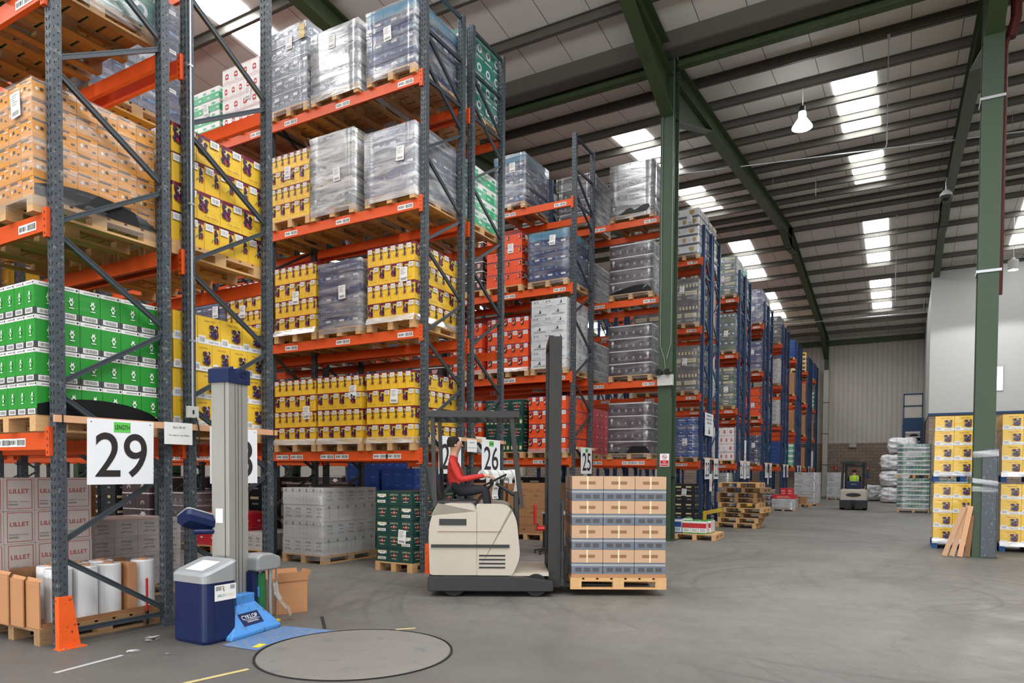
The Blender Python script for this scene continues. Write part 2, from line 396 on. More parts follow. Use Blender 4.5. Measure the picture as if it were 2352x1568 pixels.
# ---------------------------------------------------------------- building
X0, X1, Y0R, Y1R = -21.0, 54.0, -16.0, 40.0
VAL, RIDGE, RIDGE2 = 15.85, 34.5, -2.8
def deck(x):
    if x >= RIDGE: return 11.29 + .105 * (RIDGE - VAL) - .105 * (x - RIDGE)
    if x >= VAL: return 11.29 + .105 * (x - VAL)
    if x >= RIDGE2: return 11.29 + .105 * (VAL - x)
    return 11.29 + .105 * (VAL - RIDGE2) - .105 * (RIDGE2 - x)
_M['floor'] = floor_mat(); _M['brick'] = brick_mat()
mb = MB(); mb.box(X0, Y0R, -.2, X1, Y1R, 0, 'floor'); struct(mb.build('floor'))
mb = MB()
for a, b in ((X0, RIDGE2), (RIDGE2, VAL), (VAL, RIDGE), (RIDGE, X1)):
    mb.add([(a, Y0R, deck(a)), (b, Y0R, deck(b)), (b, Y1R, deck(b)), (a, Y1R, deck(a)), (a, Y0R, deck(a) + .12), (b, Y0R, deck(b) + .12), (b, Y1R, deck(b) + .12), (a, Y1R, deck(a) + .12)],
           [(0, 3, 2, 1), (4, 5, 6, 7), (0, 1, 5, 4), (2, 3, 7, 6)], 'roof')
struct(mb.build('ceiling'))
pmat('corrugated_sheet', (200, 193, 184), .5, 0, .05, .6)
pmat('plain_wall', (196, 190, 180), .7)
mb = MB(); y = Y0R; prof = []
while y < Y1R:
    prof += [(y, 0), (y + .19, 0), (y + .215, .035), (y + .275, .035)]; y += .30
for z0, z1 in ((3.75, 11.3),):
    vs = [(X1 - d, yy, z) for z in (z0, z1) for yy, d in prof]; n = len(prof)
    mb.add(vs, [(j, n + j, n + j + 1, j + 1) for j in range(n - 1)], 'corrugated_sheet')
mb.box(X1 + .012, Y0R, 3.76, X1 + .1, Y1R, 11.25, 'corrugated_sheet')
struct(mb.build('wall_far'))
mb = MB(); mb.box(X1 - .12, Y0R, 0, X1 + .2, Y1R, 3.75, 'brick'); struct(mb.build('wall_far_lower'))
mb = MB(); mb.box(X0, Y1R, 0, X1, Y1R + .2, 13, 'plain_wall'); struct(mb.build('wall_left'))
# outer walls out of view; doorways and their area lights added as fill light
FILLW, FILLH = 4.2, 4.6
def fill_door_wall(name, along, fixed, lo, hi, centres):
    mb = MB(); edges = [lo]
    for c in centres: edges += [c - FILLW / 2, c + FILLW / 2]
    edges.append(hi)
    def blk(a, b, z0, z1):
        if along == 'x': mb.box(a, fixed - .2, z0, b, fixed, z1, 'plain_wall')
        else: mb.box(fixed - .2, a, z0, fixed, b, z1, 'plain_wall')
    for k in range(0, len(edges), 2): blk(edges[k], edges[k + 1], 0, 13)
    for c in centres: blk(c - FILLW / 2, c + FILLW / 2, FILLH, 13)
    struct(mb.build(name))
    for c in centres:
        ld = bpy.data.lights.new('added_door_fill', 'AREA'); ld.shape = 'RECTANGLE'; ld.size = FILLW; ld.size_y = FILLH; ld.energy = DOOR_FILL_L * PI * FILLW * FILLH; ld.color = (.97, .985, 1.0)  # area light added to brighten the near racks and the ceiling
        lo_ = bpy.data.objects.new('added_door_fill', ld); COL.objects.link(lo_)
        if along == 'x': lo_.location = (c, fixed - .1, FILLH / 2); lo_.rotation_euler = (PI / 2, 0, PI)
        else: lo_.location = (fixed - .1, c, FILLH / 2); lo_.rotation_euler = (PI / 2, 0, PI * 1.5)
fill_door_wall('wall_right', 'x', Y0R, X0, X1, (-15, -8, -1, 6, 13, 21, 29, 36))
fill_door_wall('wall_back', 'y', X0, Y0R, Y1R, (-10, -3, 4, 11))
# white office block standing inside, with blockwork below
OX, OY = 42.0, -1.12
mb = MB(); mb.box(OX, Y0R, 4.74, OX + .15, OY, 12.05, 'white'); mb.box(OX + .15, OY - .15, 4.74, X1 - .15, OY, 11.3, 'white'); struct(mb.build('wall_office'))
mb = MB(); mb.box(OX + .03, Y0R, 0, OX + .2, OY - .03, 4.66, 'brick'); mb.box(OX + .2, OY - .2, 0, X1 - .15, OY - .03, 4.66, 'brick'); struct(mb.build('wall_office_lower'))
mb = MB(); mb.box(OX - .04, Y0R, 4.64, OX + .1, OY + .03, 4.75, 'bluepaint'); struct(mb.build('trim_1'))
emat('lit_window', (1.0, .97, .9), 2.2)
mb = MB(); mb.box(OX - .03, -4.30, 5.75, OX + .02, -3.55, 7.02, 'steel'); w = struct(mb.build('window_office'))
mb = MB(); mb.box(OX - .045, -4.25, 5.80, OX - .025, -3.60, 6.97, 'lit_window'); mb.build('window_pane', w)

# purlins, skylights, rafters
PUR = [17.6 + 1.58 * k for k in range(11)] + [35.1 + 1.9 * k for k in range(10)]
PUR_NEAR = [13.95 - 1.6 * k for k in range(22)]
def purlin(x):
    mb = MB(); z = deck(x)
    mb.box(x - .012, Y0R, z - .21, x + .012, Y1R, z - .005, 'purlin'); mb.box(x - .012, Y0R, z - .215, x + .07, Y1R, z - .2, 'purlin')
    mb.box(x - .07, Y0R, z - .02, x + .012, Y1R, z - .005, 'purlin')
    struct(mb.build('purlin'))
for x in PUR + PUR_NEAR: purlin(x)
emat('skylight_glow', (.97, .99, 1.0), SKYLIGHT); emat('boosted_skylight_glow', (.98, .99, 1.0), SKYLIGHT * 1.9)  # second glow boosted on the near roof to brighten racks and film
SKYY = [1.28 + 6.03 * k for k in range(-2, 6)]
WIN = [0]
def pane(x0, x1, yc):
    WIN[0] += 1
    mb = MB()
    # translucent sheet with five shallow corrugations
    for k in range(5):
        ya = yc - .5 + .2 * k
        mb.face([(x0, ya, deck(x0) - .015), (x0, ya + .2, deck(x0) - .015), (x1, ya + .2, deck(x1) - .015), (x1, ya, deck(x1) - .015)], 'skylight_glow' if x0 > VAL else 'boosted_skylight_glow')
    struct(mb.build('window_%d' % WIN[0]))
for yc in SKYY:
    for grp in ((19.4, 20.76), (20.76, 22.34), (22.34, 23.84)), ((25.75, 27.08), (27.08, 28.66), (28.66, 29.95)), ((35.25, 37.0), (37.0, 38.9), (38.9, 41.0)), ((43.2, 44.6), (44.6, 46.5), (46.5, 48.9)):
        for a, b in grp: pane(a, b, yc)
    for off in (3.75, 10.1, 15.4):
        for k in range(3 if off < 15 else 2):
            a = VAL - off - 1.4 * k; pane(a - 1.4, a, yc)
            if yc < 20 and k != 1: b = 2 * RIDGE2 - a; pane(b, b + 1.4, yc)
RAFY = [-13.6, -7.45, -1.33, 4.82, 10.95, 17.1, 23.2, 29.3]
def ibeam(mb, a, b, w, h, mat):
    """I-section from a to b (centre of top flange), depth h downwards."""
    a, b = Vector(a), Vector(b); dz = Vector((0, 0, -1))
    mb.bar(a + dz * .012, b + dz * .012, w, .024, mat); mb.bar(a + dz * (h - .012), b + dz * (h - .012), w, .024, mat)
    mb.bar(a + dz * (h / 2), b + dz * (h / 2), .016, h - .04, mat)
def rafter(xa, xb, y, ridge_at_b=True):
    mb = MB(); za, zb = deck(xa) - .21, deck(xb) - .21
    ibeam(mb, (xa, y, za), (xb, y, zb), .29, .50, 'green')
    sgn = 1 if xb > xa else -1
    # haunch at the eaves: a tapering cut of the same section
    xe = xa + sgn * 3.5; ze = deck(xe) - .70
    z0 = za - 1.38
    mb.prism([(xa + sgn * .12, za - .40), (xa + sgn * .12, z0), (xe, ze - .02), (xe, ze + .03)], y - .009, y + .009, 'green')
    mb.bar((xa + sgn * .12, y, z0), (xe, y, ze - .01), .29, .024, 'green')
    # ridge haunch
    xr = xb - sgn * 1.9; mb.prism([(xr, deck(xr) - .69), (xb, zb - .48), (xb, zb - 1.0)], y - .009, y + .009, 'green')
    mb.bar((xr, y, deck(xr) - .71), (xb, y, zb - 1.0), .29, .022, 'green')
    mb.box(xb - .015, y - .145, zb - 1.02, xb + .015, y + .145, zb, 'green')
    struct(mb.build('rafter'))
for y in RAFY:
    rafter(VAL, RIDGE, y); rafter(X1 - .5, RIDGE, y)
    if y > -8: rafter(VAL, RIDGE2, y)
def column(x, y, top, mat):
    mb = MB(); hw = .165
    mb.box(x - .18, y - hw, 0, x - .155, y + hw, top, mat); mb.box(x + .155, y - hw, 0, x + .18, y + hw, top, mat); mb.box(x - .155, y - .009, 0, x + .155, y + .009, top, mat)
    mb.box(x - .25, y - .24, 0, x + .25, y + .24, .02, mat)
    for z in (1.5, 9.72): mb.box(x - .155, y - hw, z, x + .155, y + hw, z + .012, mat)
    return struct(mb.build('column'))
for y in RAFY: column(VAL - .02, y, deck(VAL) - .25, 'greendark')
for y0, y1 in zip(RAFY[:-1], RAFY[1:]):
    mb = MB(); ibeam(mb, (VAL, y0 + .17, 11.22), (VAL, y1 - .17, 11.22), .2, .36, 'green'); struct(mb.build('valley_beam'))
mb = MB(); mb.prism([(15.2, 11.36), (15.2, 11.0), (15.24, 10.98), (15.62, 10.98), (15.66, 11.0), (15.66, 11.32)], Y0R, Y1R, 'purlin'); struct(mb.build('valley_gutter'))
for y in RAFY:
    if y > 0:
        mb = MB(); mb.box(X1 - .62, y - .17, 0, X1 - .16, y + .17, 8.9, 'plain_wall'); mb.box(X1 - .55, y - .12, 8.9, X1 - .2, y + .12, deck(X1) - .4, 'green')
        for z in (2.2, 4.4, 6.6): mb.box(X1 - .64, y - .19, z, X1 - .15, y + .19, z + .04, 'darkpipe')
        struct(mb.build('column'))
mb = MB(); mb.bar((X1 - .5, Y0R, deck(X1) - .42), (X1 - .5, Y1R, deck(X1) - .42), .2, .36, 'green'); struct(mb.build('eaves_beam'))

def services():
    # conduit runs slung under the rafters
    for pts in (((22.6, 9.5, 11.55), (23.1, 6.7, 11.6), (24.9, -2.6, 11.55), (25.4, -5.5, 11.5)), ((46.0, 9, 10.9), (46.6, -.9, 10.95), (46.62, -1.05, 10.95))):
        mb = MB(); mb.tube(pts, .022 if pts[0][0] < 30 else .03, 'galv', 8)
        n = Vector(pts[1]); mb.tube([n, (n.x, n.y, deck(n.x) - .2)], .006, 'galv', 5); n = Vector(pts[2]); mb.tube([n, (n.x, n.y, deck(n.x) - .05)], .006, 'galv', 5)
        tag(mb.build('conduit_run'), 'thin pale conduit slung under the roof ' + ('between the two green columns' if pts[0][0] < 30 else 'near the far corrugated wall'), 'conduit')
    for (x, y, z1, lab) in ((17.6, .44, 8.9, 'long hanging rod beside the big roof skylight nearest the columns'), (35.1, .43, 9.2, 'long hanging rod beside the far slope skylights')):
        mb = MB(); mb.tube([(x, y, deck(x) - .05), (x, y, z1)], .011, 'galv', 6); mb.tube([(x, y, z1), (x + .05, y + .03, z1 - .06)], .014, 'galv', 6)
        mb.box(x - .08, y - .03, deck(x) - .24, x + .08, y + .03, deck(x) - .2, 'galv')
        tag(mb.build('hanging_rod'), lab, 'rod')
    for x, y in ((27.08, 2.9), (25.5, 4.1)):
        mb = MB(); mb.tube([(x, y, deck(x) - .05), (x, y, 11.55)], .008, 'galv', 5)
        tag(mb.build('hanging_wire'), 'short hanging wire under the roof ' + ('nearer the green rafter' if y > 3 else 'between rafter and skylight'), 'wire')
services()

def highbay(x, y, z, label, lit, white=False, watts=None):
    t = thing('highbay_lamp', label, 'lamp', (x, y, z))
    mb = MB(); mb.lathe([(.0, .20), (.09, .20), (.10, .04), (.12, .02), (.24, -.16), (.25, -.20), (.235, -.20), (.11, 0), (0, .02)] if not white else [(0, .22), (.19, .22), (.2, .2), (.2, -.2), (.19, -.2), (.185, .02), (0, .02)], 0, 0, 'white' if white else 'acrylic_glow', 24); mb.build('lamp_shade', t, smooth=False)
    mb = MB(); mb.lathe([(0, .34), (.07, .34), (.08, .2), (0, .2)], 0, 0, 'trblack' if not white else 'white', 16); mb.build('ballast', t)
    mb = MB(); zt = deck(x) - .2 - z
    if white:
        mb.tube([(-.13, .0, .2), (0, 0, .75), (.13, 0, .2)], .008, 'galv', 6); mb.tube([(0, 0, .75), (0, 0, zt)], .006, 'galv', 6)
    else: mb.tube([(0, 0, .33), (0, 0, zt)], .010, 'galv', 6)
    mb.build('suspension_rod', t)
    mb = MB(); mb.lathe([(0, -.15), (.08, -.14), (.13, -.06), (.13, .0), (.06, .02), (0, .02)], 0, 0, 'lamp_glow' if lit else 'white', 16); mb.build('bulb', t)
    if lit:
        ld = bpy.data.lights.new('lamp_light', 'SPOT'); ld.energy = watts or LAMP_W; ld.spot_size = 2.75 if not white else 2.72; ld.spot_blend = .5 if not white else .12; ld.shadow_soft_size = .18; ld.color = (.95, .98, 1.0)
        lo = bpy.data.objects.new('lamp_light', ld); COL.objects.link(lo); lo.parent = t; lo.location = (0, 0, -.24)
    return t
emat('lamp_glow', (.93, .97, 1.0), 90); emat('acrylic_glow', (.95, .98, 1.0), 9)
highbay(19.2, 2.4, 10.62, 'glowing high-bay lamp hanging between the two green columns', True)
highbay(37.0, -4.02, 10.68, 'white high-bay lamp hanging before the white office wall', True, True, watts=1000)
# unseen lamps added behind and above the camera to brighten the near racks
for x, y in ((3.5, -1.5), (-5.5, 3.0), (-5.5, 9.5), (6.5, 1.2)):
    highbay(x, y, 11.2, 'unseen high-bay lamp added behind the camera to brighten the near racks', True, watts=LAMP_W, white=False)['group'] = 'added lamps behind the camera'

# ---------------------------------------------------------------- pallet racking
PW, PD = .10, .085                                   # post: width along y, depth along x
_SH = {}
def shared(key, fn):
    if key not in _SH: _SH[key] = fn()
    return _SH[key]
def post_mesh(mat, top, fine):
    def f():
        mb = MB()
        # C-section with returned lips, open towards the frame
        mb.box(0, 0, 0, .012, PW, top, mat); mb.box(PD - .012, 0, 0, PD, PW, top, mat); mb.box(.012, 0, 0, PD - .012, .010, top, mat); mb.box(.012, PW - .010, 0, PD - .012, PW, top, mat)
        mb.box(-.03, -.02, 0, PD + .03, PW + .02, .012, mat)
        z = .12; k = 0
        step = .075 if fine else .15
        while z < top - .06:
            for sx in (-.0015, PD + .0015):           # keyhole slots, two rows, on both aisle faces
                for ya, yb in ((.020, .034), (.066, .080)):
                    s = .006 if ya < .05 else -.006
                    p = [(sx, ya + s, z), (sx, yb + s, z), (sx, yb - s, z + .034), (sx, ya - s, z + .034)]
                    if sx > 0: p.reverse()
                    mb.face([p[1], p[0], p[3], p[2]], 'hole')
            for xa in (.022, .056):                    # round bolt holes on the end face
                zz = z + (.02 if xa < .03 else .058)
                mb.face([(xa + .006 * math.cos(t * PI / 3), -.0015, zz + .008 * math.sin(t * PI / 3)) for t in range(6)], 'hole')
            z += step; k += 1
        return mb.mesh('post')
    return shared(('post', mat, top, fine), f)
def brace_mesh(mat, dx, dz):
    def f():
        mb = MB(); mb.bar((0, 0, 0), (dx, 0, dz), .042, .036, mat, up=(0, 1, 0))
        mb.bar((0, -.020, .020), (dx, -.020, dz + .020), .004, .012, mat)
        return mb.mesh('diagonal_brace')
    return shared(('brace', mat, round(dx, 3), round(dz, 3)), f)
def beam_mesh(L):
    def f():
        mb = MB(); mb.box(-.022, 0, -.155, .022, L, -.03, 'orange'); mb.box(-.022, 0, -.03, .005, L, 0, 'orange')
        return mb.mesh('beam')
    return shared(('beam', round(L, 3)), f)
def conn_mesh():
    def f():
        mb = MB(); mb.box(-.03, -.052, -.21, .0045, .0, .045, 'orange'); mb.box(-.03, .0, -.16, .0045, .012, 0, 'orange')
        for k in range(4): mb.face([(-.0315, -.034, -.19 + k * .06), (-.0315, -.020, -.19 + k * .06), (-.0315, -.022, -.168 + k * .06), (-.0315, -.032, -.168 + k * .06)][::-1], 'hole')
        return mb.mesh('beam_connector')
    return shared('conn', f)
def barcode_mesh():
    def f():
        mb = MB(); mb.box(-.0018, 0, 0, 0, .30, .075, 'paper'); r = random.Random(3); y = .015
        for x in ([.02, .03, .05, .055, .075, .085, .1, .118]): mb.face([(-.0024, .30 - x, .018), (-.0024, .30 - x - .009, .018), (-.0024, .30 - x - .009, .058), (-.0024, .30 - x, .058)], 'ink')
        x = .15
        while x < .285:
            w = r.choice((.003, .005, .008)); mb.face([(-.0024, .30 - x, .012), (-.0024, .30 - x - w, .012), (-.0024, .30 - x - w, .063), (-.0024, .30 - x, .063)], 'ink'); x += w + r.choice((.003, .006))
        return mb.mesh('barcode_label')
    return shared('barcode', f)
LEV = (1.90, 3.80, 5.78, 7.68)
def rack(num, x, d, y0, bays, levels, top, mat, labels_on=True, fine=True, label=None, guard=None, labelspec=None):
    t = thing('pallet_rack', label, 'rack', (x, y0, 0), 0, 'numbered pallet racks')
    ys = [0]
    for b in bays: ys.append(ys[-1] + b)
    bm = 'bracegrey' if mat == 'rackgrey' else mat
    for k, yy in enumerate(ys):
        for xx in (0, d - PD): obj('post', post_mesh(mat, top, fine and k == 0), t, (xx, yy, 0))
        dx = d - PD * 1.2; z = .14; up = 0
        obj('horizontal_brace', brace_mesh(bm, dx, 0), t, (PD * .6, yy + .05, .12))
        zz = .15 if mat == 'rackgrey' else .2
        zz0 = .85
        obj('diagonal_brace', brace_mesh(bm, dx, -.62), t, (PD * .6, yy + .05, .78))
        z = .92
        while z < top - 1.9:
            obj('diagonal_brace', brace_mesh(bm, dx, .60), t, (PD * .6, yy + .05, z))
            if z + 1.33 < top - 1.2: obj('diagonal_brace', brace_mesh(bm, dx, -.64), t, (PD * .6, yy + .05, z + 1.31))
            z += 1.41
        for q in (top - 1.5, top - .75, top - .06): obj('horizontal_brace', brace_mesh(bm, dx, 0), t, (PD * .6, yy + .05, q))
        obj('diagonal_brace', brace_mesh(bm, dx, -.66), t, (PD * .6, yy + .05, top - .80))
    for b, (ya, yb) in enumerate(zip(ys[:-1], ys[1:])):
        L = yb - ya - PW
        for li, z in enumerate(levels):
            for face in (0, 1):
                be = obj('beam', beam_mesh(L), t, (.0 if face == 0 else d, ya + PW, z))
                if face == 0: be.location.x = -.006
                else: be.rotation_euler = (0, 0, PI); be.location = (d + .006, yb, z)
                for q in (0, 1):
                    c = obj('beam_connector', conn_mesh(), be, (0, 0 if q == 0 else L, 0))
                    if q: c.scale = (1, -1, 1)
                if labels_on and b < 2 and face == 0:
                    pos = (.35, .62, 1.45, 1.78, 2.5, 2.85) if li == 0 else (.12, 1.42, 2.62)
                    for p in pos:
                        if p + .3 < L: obj('barcode_label', barcode_mesh(), be, (-.0235, p, -.125))
    return t
grey = dict(levels=LEV, top=9.12, mat='rackgrey', y0=6.44)
rack(29, 3.28, 1.10, bays=(3.37,) * 4, label='grey rack with orange beams behind the sign twenty-nine, the nearest one', **grey)
rack(28, 4.57, 1.10, bays=(3.37,) * 5, labels_on=False, label='grey rack with orange beams behind the sign twenty-eight', **grey)
rack(27, 8.63, 1.10, bays=(3.37,) * 5, label='grey rack with orange beams behind the sign twenty-seven', **grey)
rack(26, 9.94, 1.10, bays=(3.37,) * 5, labels_on=False, label='grey rack with orange beams behind the sign twenty-six', **grey)
rack(25, 14.17, 1.10, bays=(3.37,) * 5, label='grey rack with orange beams behind the sign twenty-five', **grey)
rack(24, 16.12, 1.0, 4.99, (3.0, 3.37, 3.37, 3.37), LEV, 9.12, 'rackblue', fine=False, label='blue-posted rack with orange beams beside the nearer green column')
BLV = (1.92, 3.97, 6.03, 8.10)
XB = [21.24 + 5.33 * i for i in range(6)]
for i, xb in enumerate(XB):
    n = 23 - 2 * i
    ordn = ('first', 'second', 'third', 'fourth', 'fifth', 'sixth')[i]
    rack(n, xb, 1.0, 5.35, (2.8,) * (5 if i == 0 else 2), BLV, 9.12, 'rackblue', labels_on=i < 3, fine=i < 1, label='near-side blue rack of the %s pair beyond the green column' % ordn)
    rack(n - 1, xb + 1.13, 1.0, 5.35, (2.8, 2.8), BLV, 9.12, 'rackblue', labels_on=False, fine=False, label='far-side blue rack of the %s pair beyond the green column' % ordn)
rack(11, 52.6, .95, 5.35, (2.8,), BLV, 9.12, 'rackblue', labels_on=False, fine=False, label='last single blue rack against the far corrugated wall')

def guard(x, y, label, mat='safety', h=.46, ends=True):
    t = thing('post_guard', label, 'guard', (x, y, 0), 0, 'orange post guards')
    mb = MB()
    mb.add([(0, 0, 0), (.16, 0, 0), (.10, .012, h), (.0, .012, h)], [(0, 1, 2, 3)], mat)
    mb.prism([(-.012, 0), (.17, 0), (.10, h), (-.012, h)], -.012, 0, mat); mb.prism([(-.012, 0), (0, 0), (0, h), (-.012, h)], 0, .05, mat); mb.build('guard_plate', t)
    mb = MB(); mb.box(-.03, -.06, 0, .2, .05, .008, mat)
    for px in (.02, .14): mb.lathe([(0, .02), (.012, .02), (.012, .008)], px, -.035, 'steel', 8)
    mb.build('base_plate', t)
guard(3.25, 6.36, 'scuffed orange steel guard at the foot of the post beside the largest number sign')
guard(5.56, 6.36, 'orange steel guard at the rack foot behind the wrapping machine')
guard(8.60, 6.36, 'orange steel guard at the rack foot beside the green whisky pallet')
for nm, x in (('nearest the small stacked pallet', 21.2), ('second along the blue racks', 26.5)):
    t = thing('barrier_guard', 'yellow steel barrier at the blue rack foot ' + nm, 'guard', (x, 5.2, 0), 0, 'yellow rack end barriers')
    mb = MB(); mb.box(0, 0, 0, .09, .09, .42, 'yellowguard'); mb.box(-.04, -.04, 0, .13, .13, .012, 'yellowguard'); mb.build('guard_post', t)
    mb = MB(); mb.box(2.05, 0, 0, 2.14, .09, .42, 'yellowguard'); mb.box(2.01, -.04, 0, 2.18, .13, .012, 'yellowguard'); mb.build('guard_post', t)
    mb = MB(); mb.box(.09, .01, .30, 2.05, .08, .41, 'yellowguard'); mb.build('rail', t)

# ---------------------------------------------------------------- pallets and cartons
def pallet_mesh(w, d, mat='wood', h=.144):
    """w along y, d along x; runners along y so that the blocks show on the x faces."""
    def f():
        mb = MB(); r = random.Random(int(w * 100 + d * 10))
        n = 7 if d > .9 else 5; bw = d / n * .84
        for k in range(n):
            a = k * (d - bw) / (n - 1); mb.box(a, 0, h - .022, a + bw, w, h, mat)
        for yy in (0, w / 2 - .05, w - .10): mb.box(0, yy, h - .044, d, yy + .1, h - .022, mat)
        for xx in (0, d / 2 - .07, d - .14):
            for yy in (0, w / 2 - .05, w - .1): mb.box(xx, yy, .022, xx + .14, yy + .1, h - .044, mat)
        for yy in (0, w / 2 - .05, w - .1): mb.box(0, yy, 0, d, yy + .1, .022, mat)
        return mb.mesh('pallet')
    return shared(('pallet', round(w, 3), round(d, 3), mat), f)

LEAF = ['leafplum', 'leafnavy', 'leafplum', 'leafteal', 'leafnavy', 'leafred', 'leafplum', 'leafnavy', 'leafcream', 'ink', 'leafplum']
def leaves(u, v, w, h, n, seed, cols=LEAF):
    """A dense fan of pointed petals filling the rectangle u, v, w, h."""
    r = random.Random(seed); out = []
    for k in range(n):
        a = -PI * .25 + PI * 1.5 * ((k * .618) % 1) + r.uniform(-.2, .2); cx = u + w * r.uniform(.2, .8); cy = v + h * r.uniform(.1, .8)
        L = r.uniform(.32, .5); t = r.uniform(.10, .17); ca, sa = math.cos(a), math.sin(a)
        pts = [(-.5, 0), (0, -t / L), (.5, 0), (0, t / L)]
        out.append(('p', [(min(u + w, max(u, cx + w * L * (p * ca - q * sa))), min(v + h, max(v, cy + h * L * (p * sa + q * ca)))) for p, q in pts], cols[k % len(cols)]))
    return out
def barcode(u0, v0, u1, v1, n=7):
    o = [('r', u0, v0, u1, v1, 'labelwhite')]; w = (u1 - u0)
    for k in range(n): o.append(('r', u0 + w * (.1 + .8 * k / n), v0 + (v1 - v0) * .2, u0 + w * (.1 + .8 * k / n) + w * (.07 if k % 3 else .04), v0 + (v1 - v0) * .8, 'grey'))
    return o
def specks(seed, n=7, lo=.12, hi=.5):
    r = random.Random(seed); return [('p', [(a, b), (a + .03, b + .015), (a + .035, b + .05)], 'leafplum') for a, b in ((r.uniform(.4, .9), r.uniform(lo, hi)) for _ in range(n))]
NARROW = [('r', .60, .86, 1, 1, 'maroon'), ('r', 0, .955, 1, 1, 'maroon')] + leaves(.64, .30, .34, .60, 20, 5) + barcode(.06, .70, .58, .94, 5) + [('p', [(.44, .3), (.56, .38), (.56, .46)], 'ink'), ('r', .0, .0, 1, .02, 'amber'), ('r', .0, .0, .012, 1, 'amber')]
WIDE = [('r', .0, .87, .6, 1, 'maroon'), ('r', 0, .955, 1, 1, 'maroon')] + leaves(.02, .30, .46, .62, 34, 8) + barcode(.56, .70, .95, .94, 7) + specks(2, 9) + [('t', 'Campo Viejo', .55, .13, .62, 'maroon', True), ('r', .0, .0, .008, 1, 'amber')]
YB = [('r', 0, 0, 1, .19, 'labelwhite')] + barcode(.04, .02, .34, .30, 7) + [('t', 'Campo Viejo', .68, .10, .44, 'maroon'), ('t', 'Campo Viejo', .52, .86, .5, 'maroon')] + leaves(.46, .22, .46, .56, 34, 4) + specks(5, 5, .4, .75)
GR = [('r', 0, .87, 1, 1, 'labelwhite'), ('c', .9, .935, .010, 'ink'), ('r', .2, .915, .78, .95, 'grey'), ('r', 0, 0, 1, .20, 'darkgrey')] + barcode(.12, .03, .86, .19, 11) + \
     [('p', [(.62 + .12 * math.cos(a) * s, .55 + .13 * math.sin(a) * s) for a, s in ((-1.2, 1), (-.4, .7), (.1, 1.1), (.5, .6), (1.1, 1.3), (1.5, .7), (2.0, 1.2), (2.5, .7), (3.1, 1.1), (3.6, .7), (4.3, 1))], 'labelwhite'), ('c', .62, .54, .012, 'leafgreen'), ('r', .52, .35, .74, .38, 'labelwhite')]
WINE = [('r', 0, .89, 1, .97, 'labelwhite')] + [('r', .1 + .3 * k, .915, .22 + .3 * k, .945, 'grey') for k in range(3)] + [('p', [(.35, .22), (.65, .22), (.64, .38), (.57, .48), (.43, .48), (.36, .38)], 'grey'), ('p', [(.43, .22), (.57, .22), (.55, .33), (.45, .33)], 'wine')]
WINE1 = WINE + [('p', [(.5 + .24 * math.cos(a) * s, .62 + .2 * math.sin(a) * s) for a, s in ((-1.4, 1), (-.6, .6), (0, 1), (.5, .6), (1.0, 1), (1.5, .6), (2.1, 1), (2.7, .6), (3.2, 1), (3.9, .6), (4.5, 1))], 'labelwhite')]
NAVY = [('r', .52, .52, .86, .72, 'labelwhite'), ('r', .55, .6, .8, .64, 'grey'), ('r', .1, .42, .32, .5, 'skyblue'), ('c', .18, .66, .018, 'skyblue'), ('r', 0, .96, 1, 1, 'navydark')]
NAVY2 = [('r', .12, .4, .2, .62, 'grey'), ('r', .45, .5, .8, .6, 'skyblue'), ('r', 0, 0, 1, .03, 'navydark')]
TEAL = [('r', .3, .4, .7, .46, 'skyblue')]
GB = [('t', 'G', .26, .5, .34, 'labelwhite'), ('r', .55, .3, .9, .38, 'grey'), ('r', .5, .62, .95, .8, 'labelwhite'), ('r', 0, .0, 1, .04, 'labelwhite')]
RB = [('p', [(.34, .30), (.66, .30), (.70, .40), (.68, .62), (.58, .68), (.42, .68), (.32, .62), (.30, .40)], 'redbadge'), ('p', [(.38, .44), (.62, .44), (.60, .54), (.40, .54)], 'labelwhite'), ('r', 0, .93, 1, .95, 'paleline'), ('r', .0, .05, 1, .07, 'paleline'), ('r', .3, .16, .7, .18, 'grey')]
GW = [('r', 0, .0, 1, .55, 'mint'), ('r', .1, .62, .5, .8, 'mint'), ('r', .6, .2, .9, .3, 'labelwhite')]
SD1 = [('p', [(.44, .42), (.56, .42), (.55, .62), (.5, .86), (.45, .62)], 'ink'), ('p', [(.3, .44), (.46, .5), (.44, .42)], 'darkgrey'), ('t', 'SANDEMAN', .5, .24, .7, 'ink')]
SD2 = [('r', .06, .52, .94, .54, 'grey'), ('r', .2, .66, .36, .86, 'grey'), ('r', .45, .66, .6, .86, 'grey'), ('r', .15, .22, .8, .27, 'grey'), ('r', .06, .1, .94, .115, 'grey')]
OR = [('r', 0, .92, 1, 1, 'purple')] + barcode(.52, .66, .96, .95, 6) + leaves(.05, .36, .44, .54, 22, 3, ['ink', 'leafplum', 'leafcream', 'ink', 'leafnavy', 'leafred']) + [('r', .3, .1, .7, .14, 'amber')]
OR2 = [('r', 0, .93, 1, 1, 'purple'), ('c', .6, .45, .012, 'ink')] + leaves(.72, .45, .26, .45, 14, 6, ['leafcream', 'ink', 'leafplum'])
JM = [('t', 'JAMESON', .5, .74, .66, 'cream'), ('p', [(.42, .36), (.58, .36), (.6, .5), (.55, .62), (.45, .62), (.4, .5)], 'redbadge'), ('c', .5, .5, .012, 'cream'), ('r', .24, .46, .38, .5, 'cream'), ('r', .62, .46, .76, .5, 'cream'), ('r', .3, .22, .7, .26, 'cream')]
JL = [('r', .12, .60, .88, .80, 'cream'), ('r', .28, .55, .72, .76, 'labelwhite'), ('r', .36, .68, .64, .71, 'ink')] + barcode(.16, .16, .82, .36, 9) + [('r', .14, .16, .30, .36, 'cream')]
